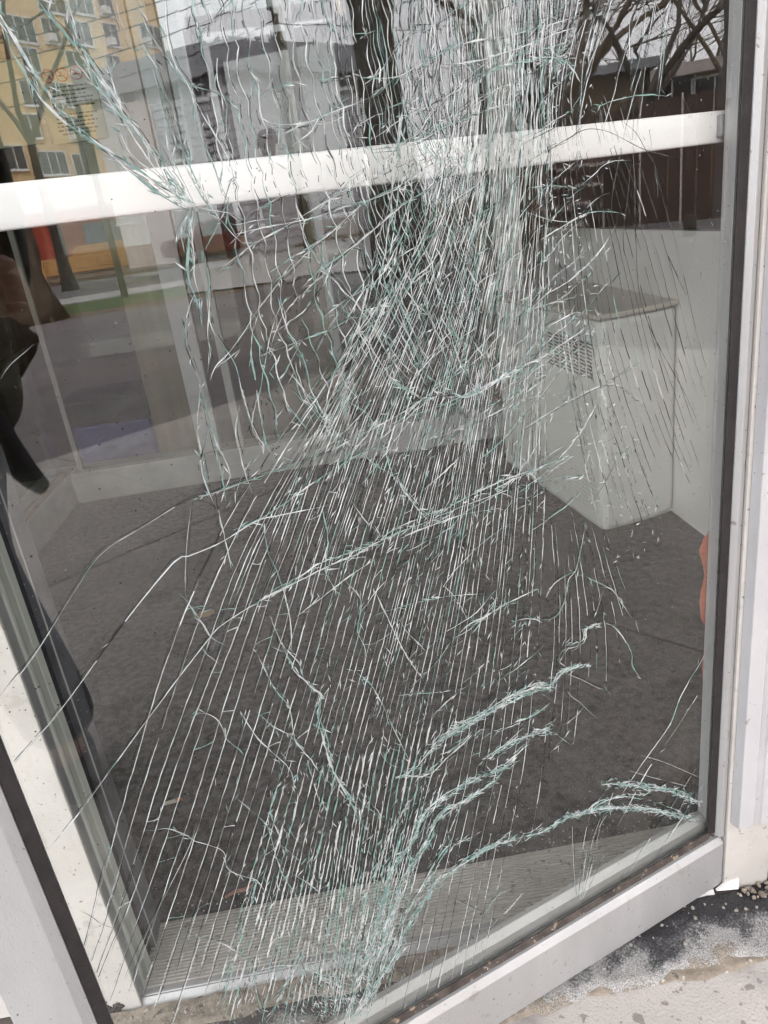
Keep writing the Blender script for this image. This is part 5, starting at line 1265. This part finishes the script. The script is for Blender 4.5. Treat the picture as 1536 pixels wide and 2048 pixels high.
# bare trees
def tree(name, base, height, r0, seed, label, mat, fork=.35, lean=(0,0), levels=5, spread=.55, limbs=None):
    rr = random.Random(seed); t = thing(name, gz(base), label, 'tree', 'bare street trees')
    tk = MB(); cw = MB(); top = base+V((lean[0], lean[1], height*fork)); n = 10; pts = []; rs = []
    for i in range(n+1):
        k = i/n; pts.append(base.lerp(top, k)+V((rr.uniform(-1,1),rr.uniform(-1,1),0))*r0*.12*(k > 0)); rs.append(r0*(1.0-.32*k)*(1+.55*math.exp(-k*9)))
    pts[0].z = -.05; tk.tube(pts, rs, 12)
    for q in range(5):
        a = q*1.26+rr.uniform(-.2,.2); d = V((math.cos(a), math.sin(a), 0)); tk.tube([base+d*r0*.5+V((0,0,.45*r0)), base+d*r0*1.15+V((0,0,.12*r0)), base+d*r0*1.6+V((0,0,-.04))], [r0*.4,r0*.25,r0*.08], 6)
    tk.build('trunk', mat, t)
    def grow(p, d, ln, r_, lv):
        m_ = 4; pp = [p]; cur = V(p); dd = V(d)
        for i in range(m_):
            dd = (dd+V((rr.gauss(0,.16),rr.gauss(0,.16),rr.gauss(.03,.10)))).normalized(); cur = cur+dd*ln/m_; pp.append(V(cur))
        cw.tube(pp, [max(.006, r_*(1-.42*i/m_)) for i in range(m_+1)], 5 if lv < 3 else 3, cap=False)
        if lv >= levels: return
        for c in range(2 if lv < 1 else rr.choice((2,3,3))):
            ax = V((rr.gauss(0,1),rr.gauss(0,1),rr.gauss(0,.5))); nd_ = (dd+ax*spread*.62).normalized()
            if nd_.z < -.2: nd_.z *= -.5
            grow(pp[-1] if c < 2 else pp[rr.randint(1,3)], nd_, ln*rr.uniform(.62,.84), r_*rr.uniform(.50,.66), lv+1)
    for q in range(limbs or (4 if levels > 5 else 3)):
        a = q*2.1+rr.uniform(-.5,.5); grow(pts[-1], V((math.cos(a)*spread, math.sin(a)*spread, 1)).normalized(), height*.26, rs[-1]*.72, 0)
    cw.build('crown', mat, t); return t
tree('bare_tree', gz(seen(52,600,13.6)), 15, .40, 4, 'thick brown trunk on the lawn, mirrored above the phone hand', M_bark2, fork=.26, levels=4)
tree('bare_tree', gz(seen(76,340,24)), 13, .17, 9, 'thin forked bare tree, mirrored over the tan block at far left', M_bark, fork=.30, levels=5, spread=.7)
tree('bare_tree', gz(seen(812,540,10.6)), 16, .33, 2, 'big dark tree trunk leaning slightly, mirrored at top centre', M_bark, fork=.42, lean=(-.35,.05), levels=4)
tree('bare_tree', gz(seen(1010,470,14.5)), 15, .36, 21, 'second dark trunk with dense branches, mirrored right of centre', M_bark, fork=.30, levels=5)
tree('bare_tree', gz(seen(1150,400,22)), 14, .24, 33, 'bare tree with twiggy crown, mirrored between second trunk and fence', M_bark2, fork=.22, levels=6, spread=.8)
tree('bare_tree', gz(seen(1290,330,21)), 13, .20, 51, 'bare tree before the yellow house, mirrored at upper right', M_bark, fork=.20, levels=6, spread=.85)
tree('bare_tree', gz(seen(1455,330,17.5)), 14, .22, 64, 'dark bare tree beside the hinge stile, mirrored at the right edge', M_bark, fork=.30, levels=6, spread=.7)
tree('bare_tree', gz(seen(1385,330,34)), 13, .20, 77, 'far bare tree over the yellow house roof', M_bark, fork=.22, levels=5, spread=.9)
for k, (px, d_, sd__) in enumerate(((1180,33,201),(1330,42,202),(1060,30,203),(1480,26,204))):
    tree('bare_tree', gz(seen(px,330,d_)), 13, .17, sd__, ('slender bare tree behind the steps','distant bare tree behind the yellow house','bare tree just right of the second dark trunk','twiggy tree at the far right behind the fence')[k], M_bark2, fork=.2, levels=6, spread=.85)
# poles and wires
def pole(name, base, h, r0, label, mat, arms=()):
    t = thing(name, gz(base), label, 'pole'); mb = MB(); mb.tube([base+V((0,0,-.05)), base+V((0,0,h*.5)), base+V((0,0,h))], [r0, r0*.88, r0*.72], 12); mb.build('shaft', mat, t)
    for z, l_ in arms:
        mb = MB(); mb.prism([base+TD*-l_+V((0,0,z)), base+TD*l_+V((0,0,z)), base+TD*l_+TM*.1+V((0,0,z)), base+TD*-l_+TM*.1+V((0,0,z))], (0,0,.12)); mb.build('crossarm', mat, t)
    return t
pb = gz(seen(575,220,24)); pole('utility_pole', pb, 11.5, .16, 'dark wooden utility pole carrying wires, mirrored before the grey house', M_pole, ((10.2,1.1),(9.3,.8)))
lb_ = gz(seen(249,588,16.6)); lt = pole('signal_pole', lb_, 3.6, .075, 'black signal pole with box, mirrored through the push bar at left', M_blackm)
mb = MB(); mb.prism([lb_+TD*-.16-TM*.14+V((0,0,2.35)), lb_+TD*.10-TM*.14+V((0,0,2.35)), lb_+TD*.10+TM*.10+V((0,0,2.35)), lb_+TD*-.16+TM*.10+V((0,0,2.35))], (0,0,.85)); mb.build('signal_box', M_blackm, lt, bevel=.02)
for k in range(3): mb = MB(); mb.tube([lb_+TD*-.03-TM*.145+V((0,0,2.52+k*.25)), lb_+TD*-.03-TM*.20+V((0,0,2.52+k*.25))], [.09,.10], 12); mb.build('signal_hood', M_blackm, lt)
pa = gz(seen(-500,200,30)); pc = gz(seen(1500,250,27))
pole('utility_pole', pa, 11.5, .16, 'utility pole outside the left edge of the mirrored street', M_pole, ((10.2,1.1),))
wi = 0
WL = ['lowest','second lowest','third','fourth','fifth','sixth','seventh','topmost']
for (z0_, z1_, d0_) in ((5.2,6.2,.0),(5.8,6.9,.2),(6.4,7.2,-.2),(7.0,7.6,.1),(8.4,8.6,-.5),(8.5,9.2,.5),(9.6,10.1,-.9),(10.3,10.3,.9)):
    for (q0, q1, nm) in ((pa, pb, 'left'), (pb, pc, 'right')):
        mb = MB(); a_ = q0+TD*d0_+V((0,0,z0_ if nm == 'left' else z1_)); b2 = q1+TD*d0_+V((0,0,z1_ if nm == 'left' else z0_+.6)); pts = []
        for k in range(15): t_ = k/14; pts.append(a_.lerp(b2, t_)+V((0,0,-4*.55*t_*(1-t_))))
        mb.tube(pts, .016, 4); mb.build('overhead_wire', M_blackm, label='%s black overhead wire %s of the utility pole' % (WL[wi], nm), cat='wire', group='overhead wires')
    wi += 1
# building site across the road
sh = gz(seen(165,455,40)); ce = TD; cm = TM
t = thing('site_shed', sh, 'red site shed with blue grey window panel, mirrored under the bar at left', 'shed')
mb = MB(); o = sh-ce*2.6; mb.prism([o, o+ce*6.2, o+ce*6.2+cm*3, o+cm*3], (0,0,2.9)); mb.build('wall', M_redb, t)
mb = MB(); mb.prism([o-ce*.2-cm*.2+V((0,0,2.9)), o+ce*6.4-cm*.2+V((0,0,2.9)), o+ce*6.4+cm*3.2+V((0,0,2.9)), o-ce*.2+cm*3.2+V((0,0,2.9))], (0,0,.15)); mb.build('roof', M_roofg, t)
mb = MB(); w0 = o+ce*2.6-cm*.05+V((0,0,1.0)); mb.prism([w0, w0+ce*2.2, w0+ce*2.2+cm*.06, w0+cm*.06], (0,0,1.2)); mb.build('window', pmat('tarp_blue', (.14,.17,.22), None, 2, .5), t)
mb = MB(); w0 = o+ce*.5-cm*.05+V((0,0,.1)); mb.prism([w0, w0+ce*1.1, w0+ce*1.1+cm*.06, w0+cm*.06], (0,0,2.1)); mb.build('door', pmat('red_door', (.42,.06,.04), None, 2, .5), t)
def lumber(base, ln, rows, cols, label):
    t = thing('lumber_stack', base, label, 'lumber', 'lumber stacks')
    for r_ in range(rows):
        for c_ in range(cols):
            mb = MB(); o = base-ce*(ln/2+rnd.uniform(-.2,.2))-cm*(c_*.2)+V((0,0,.12+r_*.13)); l_ = ln+rnd.uniform(-.3,.3)
            mb.prism([o, o+ce*l_, o+ce*l_+cm*.18, o+cm*.18], (0,0,.11)); mb.build('plank', M_lumber, t)
    for q in (-.35, .35):
        mb = MB(); o = base+ce*ln*q-cm*.2*cols; mb.prism([o, o+ce*.1, o+ce*.1+cm*.2*(cols+1), o+cm*.2*(cols+1)], (0,0,.115)); mb.build('bearer', M_lumber, t)
lumber(gz(seen(165,500,35.5))+V((0,0,.1)), 5.2, 5, 3, 'stack of orange planks before the red shed')
lumber(gz(seen(262,480,36.5))+V((0,0,.1)), 4.8, 8, 3, 'taller stack of orange planks right of the signal pole')
# parked cars across the road
def car(base, fwd, label, mat, group):
    t = thing('parked_car', base, label, 'car', group); sd_ = V((-fwd.y, fwd.x, 0))
    prof = [(-2.2,.35),(-2.25,.75),(-2.1,.95),(-1.2,1.02),(-.6,1.45),(.6,1.48),(1.45,1.0),(2.15,.85),(2.25,.55),(2.2,.32)]
    mb = MB(); mb.prism([base+fwd*x+sd_*-.86+V((0,0,z)) for x, z in prof], sd_*1.72); mb.build('body', mat, t, bevel=.06)
    for sg in (-1, 1):
        o = base+sd_*(.872*sg); mb = MB(); mb.prism([o+fwd*x+V((0,0,z)) for x, z in ((-1.05,1.04),(-.55,1.38),(.55,1.40),(1.2,1.04))], sd_*(.012*sg)); mb.build('side_window', M_pane, t)
        for x in (-1.4, 1.4):
            o = base+fwd*x+sd_*(.80*sg)+V((0,0,.33)); wh = MB(); wh.tube([o-sd_*.09*sg, o+sd_*.10*sg], [.33,.33], 18); w_ = wh.build('wheel', M_blackm, t)
            wh = MB(); wh.tube([o+sd_*.10*sg, o+sd_*.115*sg], [.20,.18], 14); wh.build('rim', M_wf, w_)
        mb = MB(); o = base+fwd*2.2+sd_*(.6*sg)+V((0,0,.70)); mb.blob(o, .07, .14, .08, 8, 5); mb.build('headlight', M_wf, t)
    return t
car(gz(seen(440,470,31))+V((0,0,.0)), TD, 'dark maroon parked car, mirrored where the left crack fans meet', pmat('maroon_paint', (.12,.02,.018), None, 2, .25), 'parked cars')
car(gz(seen(585,450,33.5))+V((0,0,.0)), TD, 'black parked car, mirrored below the bar right of the maroon one', pmat('black_paint', (.02,.02,.022), None, 2, .25), 'parked cars')
